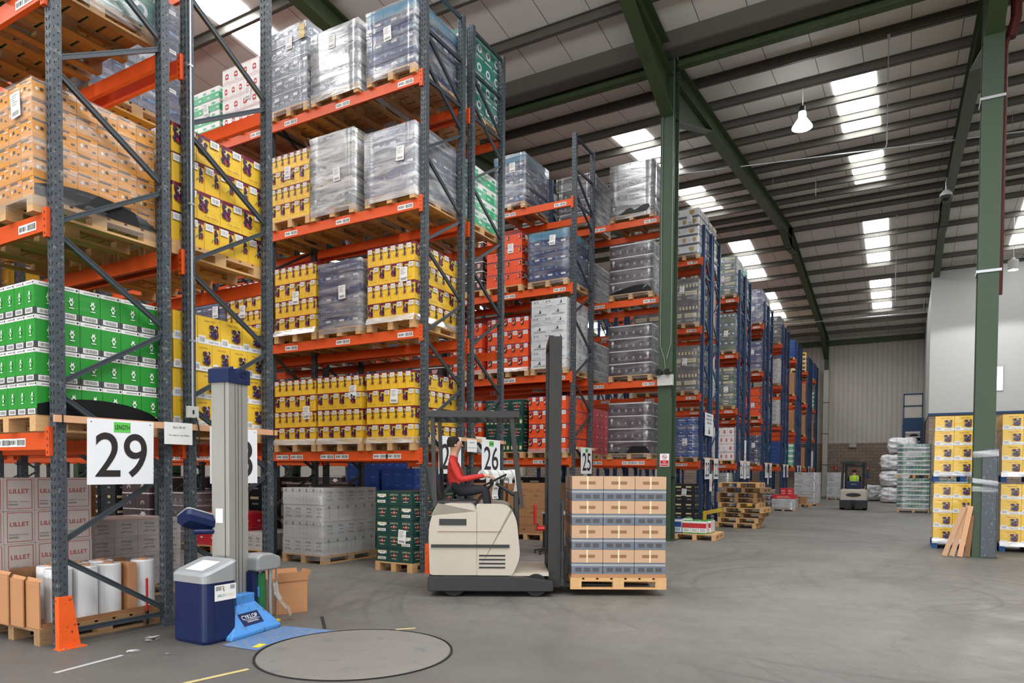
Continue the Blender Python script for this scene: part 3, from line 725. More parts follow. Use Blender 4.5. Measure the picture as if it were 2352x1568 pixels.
def bottles(n, body, lab, cap):
    o = []
    for k in range(n):
        c = (k + .5) / n; w = .34 / n
        o += [('p', [(c - w, .08), (c + w, .08), (c + w, .55), (c + w * .35, .68), (c + w * .35, .84), (c - w * .35, .84), (c - w * .35, .68), (c - w, .55)], body), ('r', c - w * .8, .18, c + w * .8, .46, lab), ('r', c - w * .35, .78, c + w * .35, .9, cap)]
    return o
BT = bottles(3, 'winegrey', 'cream', 'darkgrey')
BL = [('r', .1, .5, .9, .86, 'cream'), ('r', .2, .64, .8, .7, 'grey'), ('r', .2, .12, .86, .32, 'grey')]
JB = bottles(3, 'glassgreen', 'cream', 'ink')
BLUE = [('r', .12, .62, .84, .72, 'labelwhite'), ('p', [(.1, .3), (.5, .52), (.95, .3), (.9, .2), (.5, .4), (.15, .2)], 'skyblue'), ('r', .3, .06, .5, .16, 'labelwhite')]
WG = [('r', .06, .76, .94, .775, 'grey'), ('r', .40, .82, .46, .95, 'ink'), ('r', .52, .82, .58, .95, 'ink'), ('r', .37, .80, .61, .82, 'ink'), ('r', .49, .12, .505, .74, 'darkgrey')]
WG2 = [('p', [(.25, .66), (.4, .72), (.7, .64), (.74, .8), (.5, .78), (.3, .84)], 'grey'), ('r', .3, .5, .72, .56, 'grey'), ('p', [(.2, .22), (.5, .3), (.8, .22), (.75, .34), (.3, .36)], 'grey')]
LI = [('r', .1, .06, .92, .075, 'lilletred'), ('r', .1, .94, .92, .955, 'lilletred'), ('r', .1, .06, .115, .955, 'lilletred'), ('r', .905, .06, .92, .955, 'lilletred'), ('t', 'LILLET', .5, .6, .62, 'lilletred'), ('r', .15, .17, .45, .22, 'grey'), ('r', .15, .27, .45, .30, 'grey'), ('r', .5, .27, .8, .29, 'grey')]
SHD = [('p', [(.32, .85), (.68, .85), (.66, .5), (.5, .3), (.34, .5)], 'gold'), ('r', 0, 0, 1, .24, 'darkgrey')]
CHS = [('p', [(.3, .75), (.7, .75), (.66, .4), (.5, .25), (.34, .4)], 'pink'), ('r', 0, .9, 1, 1, 'labelwhite')]
TC = [('c', .5, .55, .075, 'labelwhite'), ('c', .5, .55, .04, 'leafteal'), ('r', .1, .08, .9, .14, 'labelwhite')]
AMB = [('r', 0, .86, .65, .96, 'darkgrey'), ('r', .35, .45, .5, .62, 'black'), ('r', .72, .3, .9, .4, 'darkgrey'), ('p', [(.12, .5), (.22, .62), (.28, .48), (.2, .36)], 'labelwhite'), ('r', .6, .7, .95, .76, 'labelwhite')]
CR = [('r', .08, .55, .62, .72, 'cream'), ('r', .2, .2, .6, .3, 'grey')]
KR = [('r', 0, .48, 1, .505, 'kraftdark'), ('r', .3, .6, .7, .63, 'kraftdark'), ('r', .25, .2, .5, .3, 'kraftdark')]
BTW = [('r', .1, .55, .55, .8, 'cream'), ('r', .62, .2, .72, .8, 'glassgreen'), ('r', .78, .2, .88, .8, 'glassgreen'), ('r', .1, .15, .5, .35, 'cream'), ('r', 0, .0, 1, .06, 'darkgrey')]
GS = [('r', .15, .7, .35, .85, 'labelwhite'), ('r', .65, .7, .85, .85, 'labelwhite'), ('r', 0, .32, 1, .36, 'olive'), ('r', .3, .1, .7, .24, 'olive')]
# type: (body colour, front prints by layer parity, side prints by layer parity, cartons across front by parity, along side by parity, layers, height, film)
T = {
    'yellow': ('yellow', (WIDE, NARROW), (NARROW, WIDE), (4, 6), (6, 4), 4, 1.10, None),
    'yellowb': ('yellow', (YB, YB), (YB, YB), (3, 4), (5, 4), 4, 1.18, None),
    'yellowr': ('yellow', (YB, YB), (YB, YB), (3, 3), (4, 4), 4, 1.20, None),
    'green': ('leafgreen', (GR, GR), (GR, GR), (6, 6), (6, 6), 4, 1.17, None),
    'amber': ('amber', (AMB, AMB), (AMB, AMB), (5, 5), (6, 6), 6, 1.02, 'thin'),
    'navy': ('navy', (NAVY, NAVY2), (NAVY2, NAVY), (3, 3), (4, 4), 6, 1.08, 'mid'),
    'navycap': ('navy', (NAVY, NAVY2), (NAVY2, NAVY), (3, 3), (4, 4), 6, 1.10, 'thin'),
    'silver': ('navydark', (NAVY, NAVY2), (NAVY, NAVY2), (3, 3), (3, 3), 5, 1.15, 'heavy'),
    'gbox': ('gblue', (GB, GB), (GB, GB), (4, 3), (4, 4), 5, 1.30, 'thin'),
    'olivebox': ('slate', (GS, BL), (BL, BL), (3, 4), (3, 4), 5, 1.25, 'heavy'),
    'redbadge': ('cartonwhite', (RB, RB), (RB, RB), (5, 4), (5, 6), 4, 1.12, None),
    'greenwhite': ('cartonwhite', (GW, GW), (GW, GW), (4, 4), (4, 4), 4, 1.0, None),
    'wine': ('wine', (WINE, WINE), (WINE, WINE), (6, 6), (4, 4), 4, 1.22, 'thin'),
    'sandeman': ('cartonwhite', (SD1, SD2), (SD2, SD1), (2, 3), (4, 4), 8, 1.55, 'thin'),
    'orangered': ('orangered', (OR, OR), (OR2, OR2), (4, 5), (4, 4), 4, 1.12, None),
    'orangeplain': ('orangered', (OR2, OR2), (OR, OR), (3, 3), (4, 4), 4, 1.2, None),
    'jamesonrack': ('jade', (JB, JM), (JM, JM), (3, 3), (4, 4), 4, 1.22, None),
    'jameson': ('jade', (JM, JM), (JM, JM), (3, 3), (4, 4), 5, 1.12, None),
    'bottles': ('winegrey', (BL, BT), (BL, BL), (2, 3), (4, 4), 4, 1.36, 'thin'),
    'blue': ('blue', (BLUE, BLUE), (BLUE, BLUE), (3, 3), (4, 4), 5, 1.25, 'thin'),
    'bluebox': ('blue', (TEAL, TEAL), (TEAL, TEAL), (3, 3), (4, 4), 6, 1.2, None),
    'whitegrey': ('whitegrey', (WG2, WG), (WG, WG2), (4, 6), (6, 5), 4, 1.14, None),
    'lillet': ('lillet', (LI, LI), (LI, LI), (4, 4), (4, 4), 4, 1.33, None),
    'greybox': ('lillet', (WG2, WG2), (WG2, WG2), (4, 4), (4, 4), 4, .82, 'thin'),
    'shield': ('cartonwhite', (SHD, SHD), (SHD, SHD), (2, 3), (4, 4), 5, 1.36, 'thin'),
    'choc': ('choc', (CHS, CHS), (CHS, CHS), (4, 4), (4, 4), 5, 1.15, None),
    'tealcircle': ('tealgreen', (TC, TC), (TC, TC), (3, 3), (4, 4), 4, 1.25, 'thin'),
    'kraft': ('kraft', (KR, KR), (KR, KR), (3, 2), (3, 4), 3, 1.2, None),
    'crate': ('crate', (CR, CR), (CR, CR), (3, 3), (4, 4), 4, 1.15, None),
    'btw': ('slate', (BTW, BL), (BL, BL), (2, 2), (3, 3), 6, 1.36, 'thin'),
    'slate': ('slate', (GS, GS), (GS, GS), (2, 3), (3, 3), 4, 1.36, 'thin'),
    'violet': ('violet', (NAVY, NAVY2), (NAVY2, NAVY), (2, 2), (3, 3), 5, 1.35, 'mid'),
    'whitebox': ('cartonwhite', (SD2, WG2), (SD2, WG2), (2, 2), (3, 3), 5, 1.3, 'thin'),
    'red': ('crimson', (RB, RB), (RB, RB), (3, 3), (4, 4), 4, 1.15, None),
}
def carton_mesh(body, fi, si, dx, dy, h, front=None):
    def f():
        mb = MB(); c = .004
        # box with folded lid seam, slightly bowed top edge
        mb.box(.002, .002, .001, dx - .002, dy - .002, h - .0015, body)
        if fi: decor(mb, (.002, dy - .002, .001), (0, -1, 0), (0, 0, 1), dy - .004, h - .0025, fi)
        if si: decor(mb, (.002, .002, .001), (1, 0, 0), (0, 0, 1), dx - .004, h - .0025, si)
        mb.box(.003, dy * .46, h - .0015, dx - .003, dy * .54, h - .0005, 'kraft' if body not in ('cartonwhite', 'whitegrey') else 'grey')
        return mb.mesh('carton')
    return shared(('carton', body, id(fi), id(si), round(dx, 3), round(dy, 3), round(h, 3)), f)
def film_shell(t, w, d, z0, z1, kind, seed, bulge=.012):
    r = random.Random(seed); mb = MB(); m = {'thin': FILMT, 'mid': FILM, 'heavy': FILMH}[kind]()
    mb.names.append(m); _M[m.name] = m
    ring = []; nx, ny, nz = 5, 5, 7
    per = [(d * k / nx, 0) for k in range(nx)] + [(d, w * k / ny) for k in range(ny)] + [(d - d * k / nx, w) for k in range(nx)] + [(0, w - w * k / ny) for k in range(ny)]
    cx, cy = d / 2, w / 2
    for q in range(nz + 1):
        for (x, y) in per:
            o = bulge + r.uniform(0, .012); ex = (x - cx) / cx; ey = (y - cy) / cy
            fx = o * (1 if ex > .99 else -1 if ex < -.99 else 0); fy = o * (1 if ey > .99 else -1 if ey < -.99 else 0)
            mb.v.append((x + fx, y + fy, z0 + (z1 - z0) * q / nz))
    n = len(per)
    for q in range(nz):
        for j in range(n):
            mb.f.append((q * n + j, q * n + (j + 1) % n, (q + 1) * n + (j + 1) % n, (q + 1) * n + j)); mb.m.append(0)
    mb.build('stretch_wrap', t, smooth=True)
def sheet_mesh():
    def f():
        mb = MB(); mb.box(-.004, 0, 0, 0, .15, .22, 'paper')
        for k in range(5): mb.face([(-.005, .13, .19 - k * .02), (-.005, .03 + .02 * (k % 3), .19 - k * .02), (-.005, .03 + .02 * (k % 3), .198 - k * .02), (-.005, .13, .198 - k * .02)], 'grey')
        mb.face([(-.005, .13, .02), (-.005, .02, .02), (-.005, .02, .055), (-.005, .13, .055)], 'grey')
        return mb.mesh('address_sheet')
    return shared('sheet', f)
def load(kind, x, y, z, w, d, label, group=None, sheet=True, full_top=False, pal='wood', layers=None, height=None, film='type', rotz=0, cat='pallet load', palh=.144, simple=False, lip=False, cap=None, blackfilm=False):
    body, F, S, NF, NS, nl, H, fk = T[kind]
    if layers: H = H * layers / nl; nl = layers
    if height: H = height
    if film != 'type': fk = film
    t = thing('pallet_load', label, cat, (x, y, z + (.004 if z > 1 else 0)), rotz, group or 'wrapped pallet loads')
    obj('pallet', pallet_mesh(w + .02, d + .02, pal), t, (-.01, -.01, 0))
    h = H / nl; r = random.Random(int(x * 1000 + y * 77 + z * 13))
    for q in range(nl):
        par = q % 2; nf, ns = NF[par], NS[par]
        if simple: nf, ns = min(nf, 2), min(ns, 2)
        dy, dx = w / nf, d / ns; zz = palh + q * h
        b = body if not (cap and q == nl - 1) else cap
        ox, oy = r.uniform(-.006, .006), r.uniform(-.006, .006)
        for i in range(ns):
            for j in range(nf):
                if not (i == 0 or j == 0 or (full_top and q == nl - 1)): continue
                fi = F[par] if i == 0 else None; si = S[par] if j == 0 else None
                if kind == 'jameson' and i == 0 and j == (nf - 1 if par == 0 else 0): fi = JL
                if kind == 'wine' and i == 0 and j == (nf - 1 if par == 0 else 0): fi = WINE1
                if kind == 'sandeman' and par == 1 and j == 0 and i == 0: fi = SD1
                if cap and q == nl - 1: fi, si = TEAL, TEAL
                o = obj('carton', carton_mesh(b, fi, si, dx, dy, h), t, (i * dx + ox, j * dy + oy, zz))
                o.rotation_euler = (0, 0, r.uniform(-.006, .006))
        if not (full_top and q == nl - 1) and nf > 1 and ns > 1:
            pass
    nfm, nsm = max(NF), max(NS)
    if simple: nfm = nsm = 2
    mb = MB(); mb.box(d / min(NS) + .012 if not simple else d / 2 + .012, w / min(NF) + .012 if not simple else w / 2 + .012, palh + .002, d - .01, w - .01, palh + H - (h if full_top else 0) - .004, body)
    mb.build('inner_carton', t)
    if fk: film_shell(t, w, d, .05, palh + H + .004, fk, int(x * 31 + y * 7 + z))
    if lip:                                            # bright film gathered round the foot of the load
        mb = MB(); m = FILMH(); mb.names.append(m); _M[m.name] = m
        for (a, bb, u0, v0) in (((-.012, w + .01), (-.012, -.012), -.035, 0), ((-.012, -.012), (d + .01, -.012), 0, -.035)):
            mb.face([(a[0] + u0, a[1] + v0, palh - .03), (bb[0] + u0, bb[1] + v0, palh - .03), (bb[0], bb[1], palh + .07), (a[0], a[1], palh + .07)], m.name)
        mb.build('film_skirt', t)
    if blackfilm:                                      # loose black polythene sheet hanging out above the pallet
        mb = MB(); n = 10; a = blackfilm
        for k in range(n):
            u0, u1 = k / n, (k + 1) / n; hf = (lambda u: math.sin(PI * min(1, u * .9 + .1)) ** .6 * .15 + .02) if a == 'side' else (lambda u: .02 + .15 * min(1, max(0, (u - .06) / .5)) ** .7 if u < .97 else .01); f0, f1 = hf(u0), hf(u1)
            if a == 'side': mb.face([(d * u0, -.02, palh + .005), (d * u1, -.02, palh + .005), (d * u1, -.018, palh + f1), (d * u0, -.018, palh + f0)], 'blackfilm')
            else: mb.face([(-.02, w * (1 - u0), palh + .005), (-.02, w * (1 - u1), palh + .005), (-.018, w * (1 - u1), palh + f1), (-.018, w * (1 - u0), palh + f0)], 'blackfilm')
        mb.build('black_sheet', t)
    if sheet:
        s = obj('address_sheet', sheet_mesh(), t, (-.026 if fk else -.008, r.uniform(.12, w * .5), palh + H * r.uniform(.25, .72))); s.rotation_euler = (r.uniform(-.08, .08), 0, 0)
    return t

# ---------------------------------------------------------------- loads in the grey racks
LN = {1.90: 'lowest beams', 3.80: 'second beams', 5.78: 'third beams', 7.68: 'top beams', 1.92: 'lowest beams', 3.97: 'second beams', 6.03: 'third beams', 8.10: 'top beams'}
DESC = dict(yellow='yellow cartons', yellowb='white-footed yellow cartons', green='bright green cartons', amber='wrapped amber cartons', navy='wrapped navy cartons', navycap='teal-topped navy cartons',
    silver='glaring wrapped cartons', gbox='G-lettered grey cartons', olivebox='wrapped dark green cartons', redbadge='red-badged white cartons', greenwhite='mint and white cartons', wine='dark wine cartons',
    sandeman='SANDEMAN cartons', orangered='orange leaf-print cartons', orangeplain='plain orange cartons', jamesonrack='green whiskey cartons', bottles='dark bottle-print cartons', blue='blue cartons', bluebox='blue cartons',
    shield='shield-print cartons', yellowr='leaf-print yellow cartons', greybox='white cartons', jameson='dark green cartons', choc='chocolate brown cartons', tealcircle='white-spotted teal cartons', kraft='brown cartons', crate='black crates', btw='bottle-label cartons', slate='grey-green cartons', violet='violet cartons', whitebox='white cartons', red='crimson cartons', whitegrey='white cartons', lillet='LILLET cartons')
NUMW = {24: 'twenty-four', 25: 'twenty-five', 26: 'twenty-six', 27: 'twenty-seven', 28: 'twenty-eight', 29: 'twenty-nine'}
def L27(kind, x, y, z, w, d, rk, pos, **k):
    lab = 'pallet of %s on %s of rack %s, %s' % (DESC[kind], LN[z], NUMW[int(rk)], pos)
    return load(kind, x, y, z, w, d, lab, 'pallet loads in rack %s' % rk, **k)
FX = 8.56
# rack 27, face turned to the camera
L27('yellow', FX, 6.60, 1.90, .96, 1.22, 27, 'by the frame', lip=True)
L27('yellow', FX, 7.66, 1.90, .98, 1.22, 27, 'in the middle', lip=True)
L27('yellow', FX, 8.70, 1.90, .98, 1.22, 27, 'inner end', lip=True)
L27('yellow', FX, 6.60, 3.80, .94, 1.22, 27, 'by the frame', lip=True, height=1.18)
L27('navy', FX, 7.70, 3.80, .90, 1.22, 27, 'between yellow ones', film='mid')
L27('yellow', FX, 8.69, 3.80, .98, 1.22, 27, 'inner end', lip=True, height=1.16)
L27('navycap', FX, 6.60, 5.78, .98, 1.22, 27, 'by the frame', film='heavy', height=1.02, sheet=True)
L27('olivebox', FX, 7.84, 5.78, .94, 1.20, 27, 'in the middle', height=1.22)
L27('yellow', FX, 8.83, 5.78, .92, 1.22, 27, 'inner end', height=1.13)
L27('navycap', FX, 6.60, 7.68, .94, 1.22, 27, 'by the frame', film='mid', height=1.0, cap='teal')
L27('silver', FX, 7.74, 7.68, 1.02, 1.2, 27, 'in the middle', height=1.02)
gt = L27('gbox', FX, 8.87, 7.68, .89, 1.1, 27, 'inner end', height=1.34)
mb = MB(); mb.box(-.034, .03, 1.20, -.032, .17, 1.44, 'gold'); mb.build('yellow_note', gt)
L27('redbadge', FX, 10.05, 7.68, .98, 1.2, 27, 'second bay, nearer', height=1.09)
L27('greenwhite', FX, 11.12, 7.68, .98, 1.2, 27, 'second bay, deeper', height=.86)
L27('yellow', FX, 10.04, 3.80, .9, 1.2, 27, 'second bay, nearer', height=1.02)
L27('navycap', FX, 11.0, 3.80, .96, 1.2, 27, 'second bay, deeper', height=.85, cap='teal')
L27('blue', FX, 10.05, 5.78, .98, 1.2, 27, 'second bay', height=1.1)
L27('yellow', FX, 10.05, 1.90, .98, 1.2, 27, 'second bay', height=1.1)
# rack 29 and rack 28, seen from the side through the end frames
L27('green', 3.19, 6.58, 1.90, 1.0, 1.14, 29, 'beside the sign', blackfilm='side', sheet=False)
L27('amber', 3.19, 6.58, 3.80, 1.0, 1.12, 29, 'above the green one', blackfilm='side', height=1.0)
L27('tealcircle', 3.19, 6.58, 5.78, 1.0, 1.12, 29, 'at the frame', film='mid', height=1.1, pal='woodold')
L27('green', 3.19, 7.70, 1.90, 1.0, 1.14, 29, 'deeper in', sheet=False)
L27('amber', 3.19, 7.70, 3.80, 1.0, 1.12, 29, 'deeper in', sheet=False)
L27('tealcircle', 3.19, 7.72, 5.78, 1.0, 1.12, 29, 'deeper in', film='mid', height=1.1, pal='woodold', sheet=False)
L27('yellowb', 4.49, 6.58, 1.90, 1.0, 1.15, 28, 'behind the conduit', sheet=False)
L27('yellow', 4.49, 6.58, 3.80, 1.0, 1.15, 28, 'above the other yellow one', sheet=False, height=1.2)
L27('navycap', 4.49, 8.05, 5.78, 1.0, 1.12, 28, 'set back', film='thin', height=1.45, sheet=False)
L27('yellowb', 4.49, 7.72, 1.90, 1.0, 1.15, 28, 'deeper in', sheet=False)
L27('yellow', 4.49, 7.72, 3.80, 1.0, 1.15, 28, 'deeper in', sheet=False)
# rack 26, seen end on
L27('tealcircle', 9.93, 6.58, 7.68, 1.0, 1.16, 26, 'by the frame', height=1.3)
L27('greenwhite', 9.93, 6.60, 5.78, 1.0, 1.16, 26, 'by the frame', height=1.0, sheet=False)
L27('navy', 9.93, 8.3, 7.68, .95, 1.16, 26, 'deeper in', sheet=False)
L27('navy', 9.93, 7.75, 5.78, .95, 1.16, 26, 'deeper in', sheet=False)
L27('blue', 9.93, 8.7, 3.80, .98, 1.16, 26, 'deep inside', sheet=False)
# rack 25
BX = 14.09
L27('navycap', BX, 7.70, 7.68, .80, 1.2, 25, 'alone', film='mid', height=1.12, cap='teal')
L27('orangeplain', BX, 7.76, 5.78, .95, 1.2, 25, 'left of the teal-topped one', height=1.2)
L27('navycap', BX, 6.60, 5.78, .98, 1.2, 25, 'by the frame', film='thin', height=1.1, cap='teal')
L27('choc', BX, 8.82, 5.78, .93, 1.2, 25, 'left of the orange one', sheet=False)
L27('sandeman', BX, 6.60, 3.80, .90, 1.2, 25, 'by the frame', sheet=False)
L27('orangered', BX, 7.58, 3.80, 1.10, 1.2, 25, 'left of the white one', height=1.24, lip=True, sheet=False)
L27('orangered', BX, 8.84, 3.80, .92, 1.2, 25, 'deepest', height=1.2, lip=True, sheet=False)
L27('orangered', BX, 6.60, 1.90, .95, 1.2, 25, 'by the frame', height=1.26, lip=True, sheet=False)
L27('jamesonrack', BX, 7.70, 1.90, 1.02, 1.2, 25, 'in the middle', height=1.22, sheet=False)
L27('orangered', BX, 8.84, 1.90, .92, 1.2, 25, 'deepest', height=1.2, sheet=False)
L27('choc', BX, 10.0, 7.68, .98, 1.2, 25, 'deep inside', sheet=False)
# rack 24 behind the column
WX = 16.05
for li, (z, hh) in enumerate(((1.90, 1.24), (3.80, 1.22), (5.78, 1.2), (7.68, 1.22))):
    L27('wine', WX, 5.28, z, 1.08, 1.2, '24', 'beside the green column', height=hh, film='heavy' if li == 3 else 'thin', blackfilm='front' if li != 1 else False, sheet=False)
    if li in (1, 2, 3): L27('wine', WX, 6.84, z, .98, 1.2, '24', 'behind the grey frame', height=hh if li == 3 else .92, film='mid', sheet=False)
L27('red', WX, 6.84, 1.90, .98, 1.2, '24', 'behind the sign 25', sheet=False)
L27('shield', WX, 8.2, 3.80, .98, 1.2, '24', 'deep inside', sheet=False)
# blue racks beyond the column: one kind per level, bottom to top, for the face turned to the camera
BL_KINDS = [('blue', 'bottles', 'bottles', 'shield'), ('redbadge', 'btw', 'slate', 'btw'), ('navycap', 'orangeplain', 'violet', 'violet'), ('bluebox', 'whitebox', 'whitebox', 'wine'), ('greenwhite', 'kraft', 'kraft', 'bluebox'), ('kraft', 'kraft', 'kraft', 'yellowr')]
HT = [(1.22, 1.36, 1.36, 1.38), (1.22, 1.4, 1.36, 1.38), (1.2, 1.2, 1.2, 1.4), (1.15, 1.2, 1.2, 1.3), (1.2, 1.1, 1.2, 1.0), (1.2, 1.2, 1.2, 1.1)]
for i, xb in enumerate(XB):
    n = 23 - 2 * i; prs = ('first', 'second', 'third', 'fourth', 'fifth', 'sixth')[i]
    for li, z in enumerate(BLV):
        k = BL_KINDS[i][li]
        for q, y in enumerate((5.50, 6.62) if i < 3 else (5.50,)):
            lab = 'pallet of %s on %s, near side of %s blue pair%s' % (DESC[k], LN[z], prs, '' if q == 0 else ', deeper in')
            load(k, xb - .10, y, z, .92, 1.10, lab, 'pallet loads in the blue racks', sheet=i < 3 and q == 0, height=HT[i][li], simple=i > 1, film='type' if i < 4 else None)
        k2 = BL_KINDS[(i * 3 + li * 2 + 1) % 6][(li + i) % 4]
        load(k2, xb + 1.13, 5.52, z, .92, 1.05, 'pallet of %s on %s, far side of %s blue pair' % (DESC[k2], LN[z], prs), 'pallet loads in the blue racks', sheet=False, height=HT[i][li], simple=True, film=None)
for li, k in enumerate(('whitebox', 'kraft', 'greenwhite', 'bluebox')):
    load(k, 52.55, 5.5, BLV[li], .92, .95, 'pallet of %s on %s of the last blue rack' % (DESC[k], LN[BLV[li]]), 'pallet loads in the blue racks', sheet=False, simple=True, film=None, height=1.1)
# floor level under the racks
load('lillet', 3.19, 7.80, 0, .98, 1.14, 'floor pallet of white cartons lettered LILLET under rack 29', 'pallet loads on the floor', height=1.34, sheet=True)
load('greybox', 4.50, 8.15, 0, .98, 1.15, 'low wrapped pallet of white cartons on the floor beside the LILLET cartons', 'pallet loads on the floor', sheet=False, full_top=True)
load('whitegrey', 8.48, 8.42, 0, .98, 1.3, 'wrapped floor pallet of white bottle cartons with arrow marks under rack 27', 'pallet loads on the floor', full_top=True, sheet=False, film='thin')
load('jameson', 8.48, 6.575, 0, .72, 1.15, 'floor pallet of dark green cartons lettered JAMESON at the post of rack 27', 'pallet loads on the floor', full_top=True, sheet=True)
load('bluebox', 12.4, 9.55, 0, .95, 1.1, 'blue floor pallet seen beyond rack 27 behind the JAMESON cartons', 'pallet loads on the floor', height=1.5, sheet=False)
load('bluebox', 12.4, 10.6, 0, .95, 1.1, 'blue floor pallet seen beyond rack 27, the taller of two', 'pallet loads on the floor', height=1.75, sheet=False)
load('red', 8.55, 10.9, 0, .95, 1.1, 'crimson floor pallet deep under rack 27 seen past the aluminium mast', 'pallet loads on the floor', height=.62, layers=2, sheet=False, full_top=True)
load('whitegrey', 8.5, 9.97, 0, .8, 1.1, 'low floor pallet of white cartons deep under rack 27 behind the mast', 'pallet loads on the floor', layers=1, sheet=False, full_top=True, film=None)
load('kraft', 14.12, 7.16, 0, .96, 1.15, 'floor pallet of plain brown cartons under rack 25', 'pallet loads on the floor', height=1.18, sheet=False, full_top=True)
load('kraft', 14.12, 8.2, 0, .96, 1.15, 'second floor pallet of plain brown cartons under rack 25, deeper in', 'pallet loads on the floor', height=1.16, sheet=False, full_top=True)
load('crate', 21.25, 5.55, 0, .95, 1.05, 'floor pallet of black crates beside the green column', 'pallet loads on the floor', height=1.1, full_top=True)
load('crate', 21.25, 6.65, 0, .95, 1.05, 'floor pallet of black crates deeper behind the green column', 'pallet loads on the floor', height=1.3, full_top=True, sheet=False)
load('slate', 26.58, 5.6, 0, .95, 1.05, 'floor pallet behind the leaning stack of empty pallets', 'pallet loads on the floor', height=1.45, film='heavy', sheet=False)
load('kraft', 33.1, 5.6, 0, .95, 1.1, 'brown floor pallet under the third blue rack pair', 'pallet loads on the floor', height=1.1, sheet=False, simple=True)
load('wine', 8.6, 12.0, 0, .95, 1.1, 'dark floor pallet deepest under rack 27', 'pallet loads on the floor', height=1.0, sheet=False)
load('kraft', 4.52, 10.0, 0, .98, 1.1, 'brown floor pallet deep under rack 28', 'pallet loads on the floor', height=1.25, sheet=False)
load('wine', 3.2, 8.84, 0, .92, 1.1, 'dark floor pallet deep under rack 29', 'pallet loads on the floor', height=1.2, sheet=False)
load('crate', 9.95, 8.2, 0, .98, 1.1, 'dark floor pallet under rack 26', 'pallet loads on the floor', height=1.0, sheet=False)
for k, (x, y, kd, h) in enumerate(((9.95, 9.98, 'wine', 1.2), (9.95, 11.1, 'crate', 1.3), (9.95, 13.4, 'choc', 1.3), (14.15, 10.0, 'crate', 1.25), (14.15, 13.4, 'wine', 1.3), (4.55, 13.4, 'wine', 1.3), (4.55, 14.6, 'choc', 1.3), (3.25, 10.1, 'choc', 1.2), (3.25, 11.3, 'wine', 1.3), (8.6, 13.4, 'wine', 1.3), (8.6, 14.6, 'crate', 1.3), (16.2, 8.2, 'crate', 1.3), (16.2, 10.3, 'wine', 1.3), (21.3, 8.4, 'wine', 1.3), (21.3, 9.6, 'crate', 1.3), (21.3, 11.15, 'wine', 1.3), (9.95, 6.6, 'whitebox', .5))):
    load(kd, x, y, 0, .94, 1.0, 'dark floor pallet added deep in the shade under the racks' if k < 16 else 'low pale floor pallet under rack twenty-six', 'shaded floor pallets' if k < 16 else None, height=h, sheet=False, simple=True, film=None, layers=None if k < 16 else 2)  # dark ones added to darken the view under the racks
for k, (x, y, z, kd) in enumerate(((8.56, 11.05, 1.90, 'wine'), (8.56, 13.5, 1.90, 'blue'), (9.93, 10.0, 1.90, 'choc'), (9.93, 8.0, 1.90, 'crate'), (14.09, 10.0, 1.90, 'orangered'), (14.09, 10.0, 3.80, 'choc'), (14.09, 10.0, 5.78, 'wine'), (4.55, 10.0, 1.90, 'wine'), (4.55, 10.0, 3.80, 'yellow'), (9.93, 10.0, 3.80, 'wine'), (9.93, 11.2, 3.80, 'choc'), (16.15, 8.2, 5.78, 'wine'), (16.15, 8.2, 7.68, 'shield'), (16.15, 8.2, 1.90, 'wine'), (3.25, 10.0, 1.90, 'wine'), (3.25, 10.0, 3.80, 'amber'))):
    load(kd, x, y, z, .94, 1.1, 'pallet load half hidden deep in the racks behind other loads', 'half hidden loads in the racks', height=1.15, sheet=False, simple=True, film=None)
# yellow stacks on blue pallets behind the plated green column
for q, y in enumerate((-1.62, -2.80)):
    w = 1.04
    for lv in (0, 1):
        load('yellowr', 17.2, y, lv * 1.415, w, 1.15, '%s pallet of yellow leaf-print cartons, %s of the green column with planks' % (('lower', 'upper')[lv], ('aisle side', 'far side')[q]), 'yellow stacks on blue pallets', sheet=False, pal='woodblue', height=1.24, film=None, lip=True, full_top=lv == 1)
# stacked bottle packs, straps and bales further down the hall
def bottle_load(x, y, z, w, d, label, tall):
    t = thing('bottle_pack_load', label, 'pallet load', (x, y, z), 0, 'stacked bottle packs in silver film')
    obj('pallet', pallet_mesh(w, d, 'wood'), t)
    n = 7 if tall else 6; h = (1.27 if tall else 1.12) / n
    for k in range(n):
        zz = .144 + k * h; mb = MB(); r = random.Random(k)
        m = FILMH(); mb.names.append('glassgreen')
        mb.box(.01, .01, zz, d - .01, w - .01, zz + h * .3, 'labelwhite'); nb = 11
        for j in range(nb):
            yy = (j + .5) * w / nb; mb.lathe([(.044, zz + h * .3), (.044, zz + h * .72), (.018, zz + h * .9), (.018, zz + h * .97), (0, zz + h * .97)], .055, yy, 'mint' if r.random() < .6 else 'leafteal', 8)
            xx = (j + .5) * d / nb; mb.lathe([(.044, zz + h * .3), (.044, zz + h * .72), (.018, zz + h * .9), (.018, zz + h * .97), (0, zz + h * .97)], xx, .055, 'mint', 8)
        mb.box(.1, .1, zz, d - .02, w - .02, zz + h * .95, 'glassgreen'); mb.build('bottle_layer', t)
    film_shell(t, w, d, .14, .144 + n * h, 'mid', int(y * 100 + z * 10))
    mb = MB(); mb.box(-.03, .02, 0, -.02, .05, .144 + n * h, 'black'); mb.build('corner_strap', t)
    return t
bottle_load(33.0, -1.02, 0, 1.22, 1.1, 'lower pallet of green bottle packs in silver film beside the white bales', True)
bottle_load(33.0, -1.02, 1.42, 1.22, 1.1, 'upper pallet of green bottle packs in silver film beside the white bales', True)
bottle_load(33.0, -2.35, 0, 1.22, 1.1, 'lower pallet of green bottle packs behind the yellow stack', True)
bottle_load(33.0, -2.35, 1.42, 1.22, 1.1, 'upper pallet of green bottle packs behind the yellow stack', True)
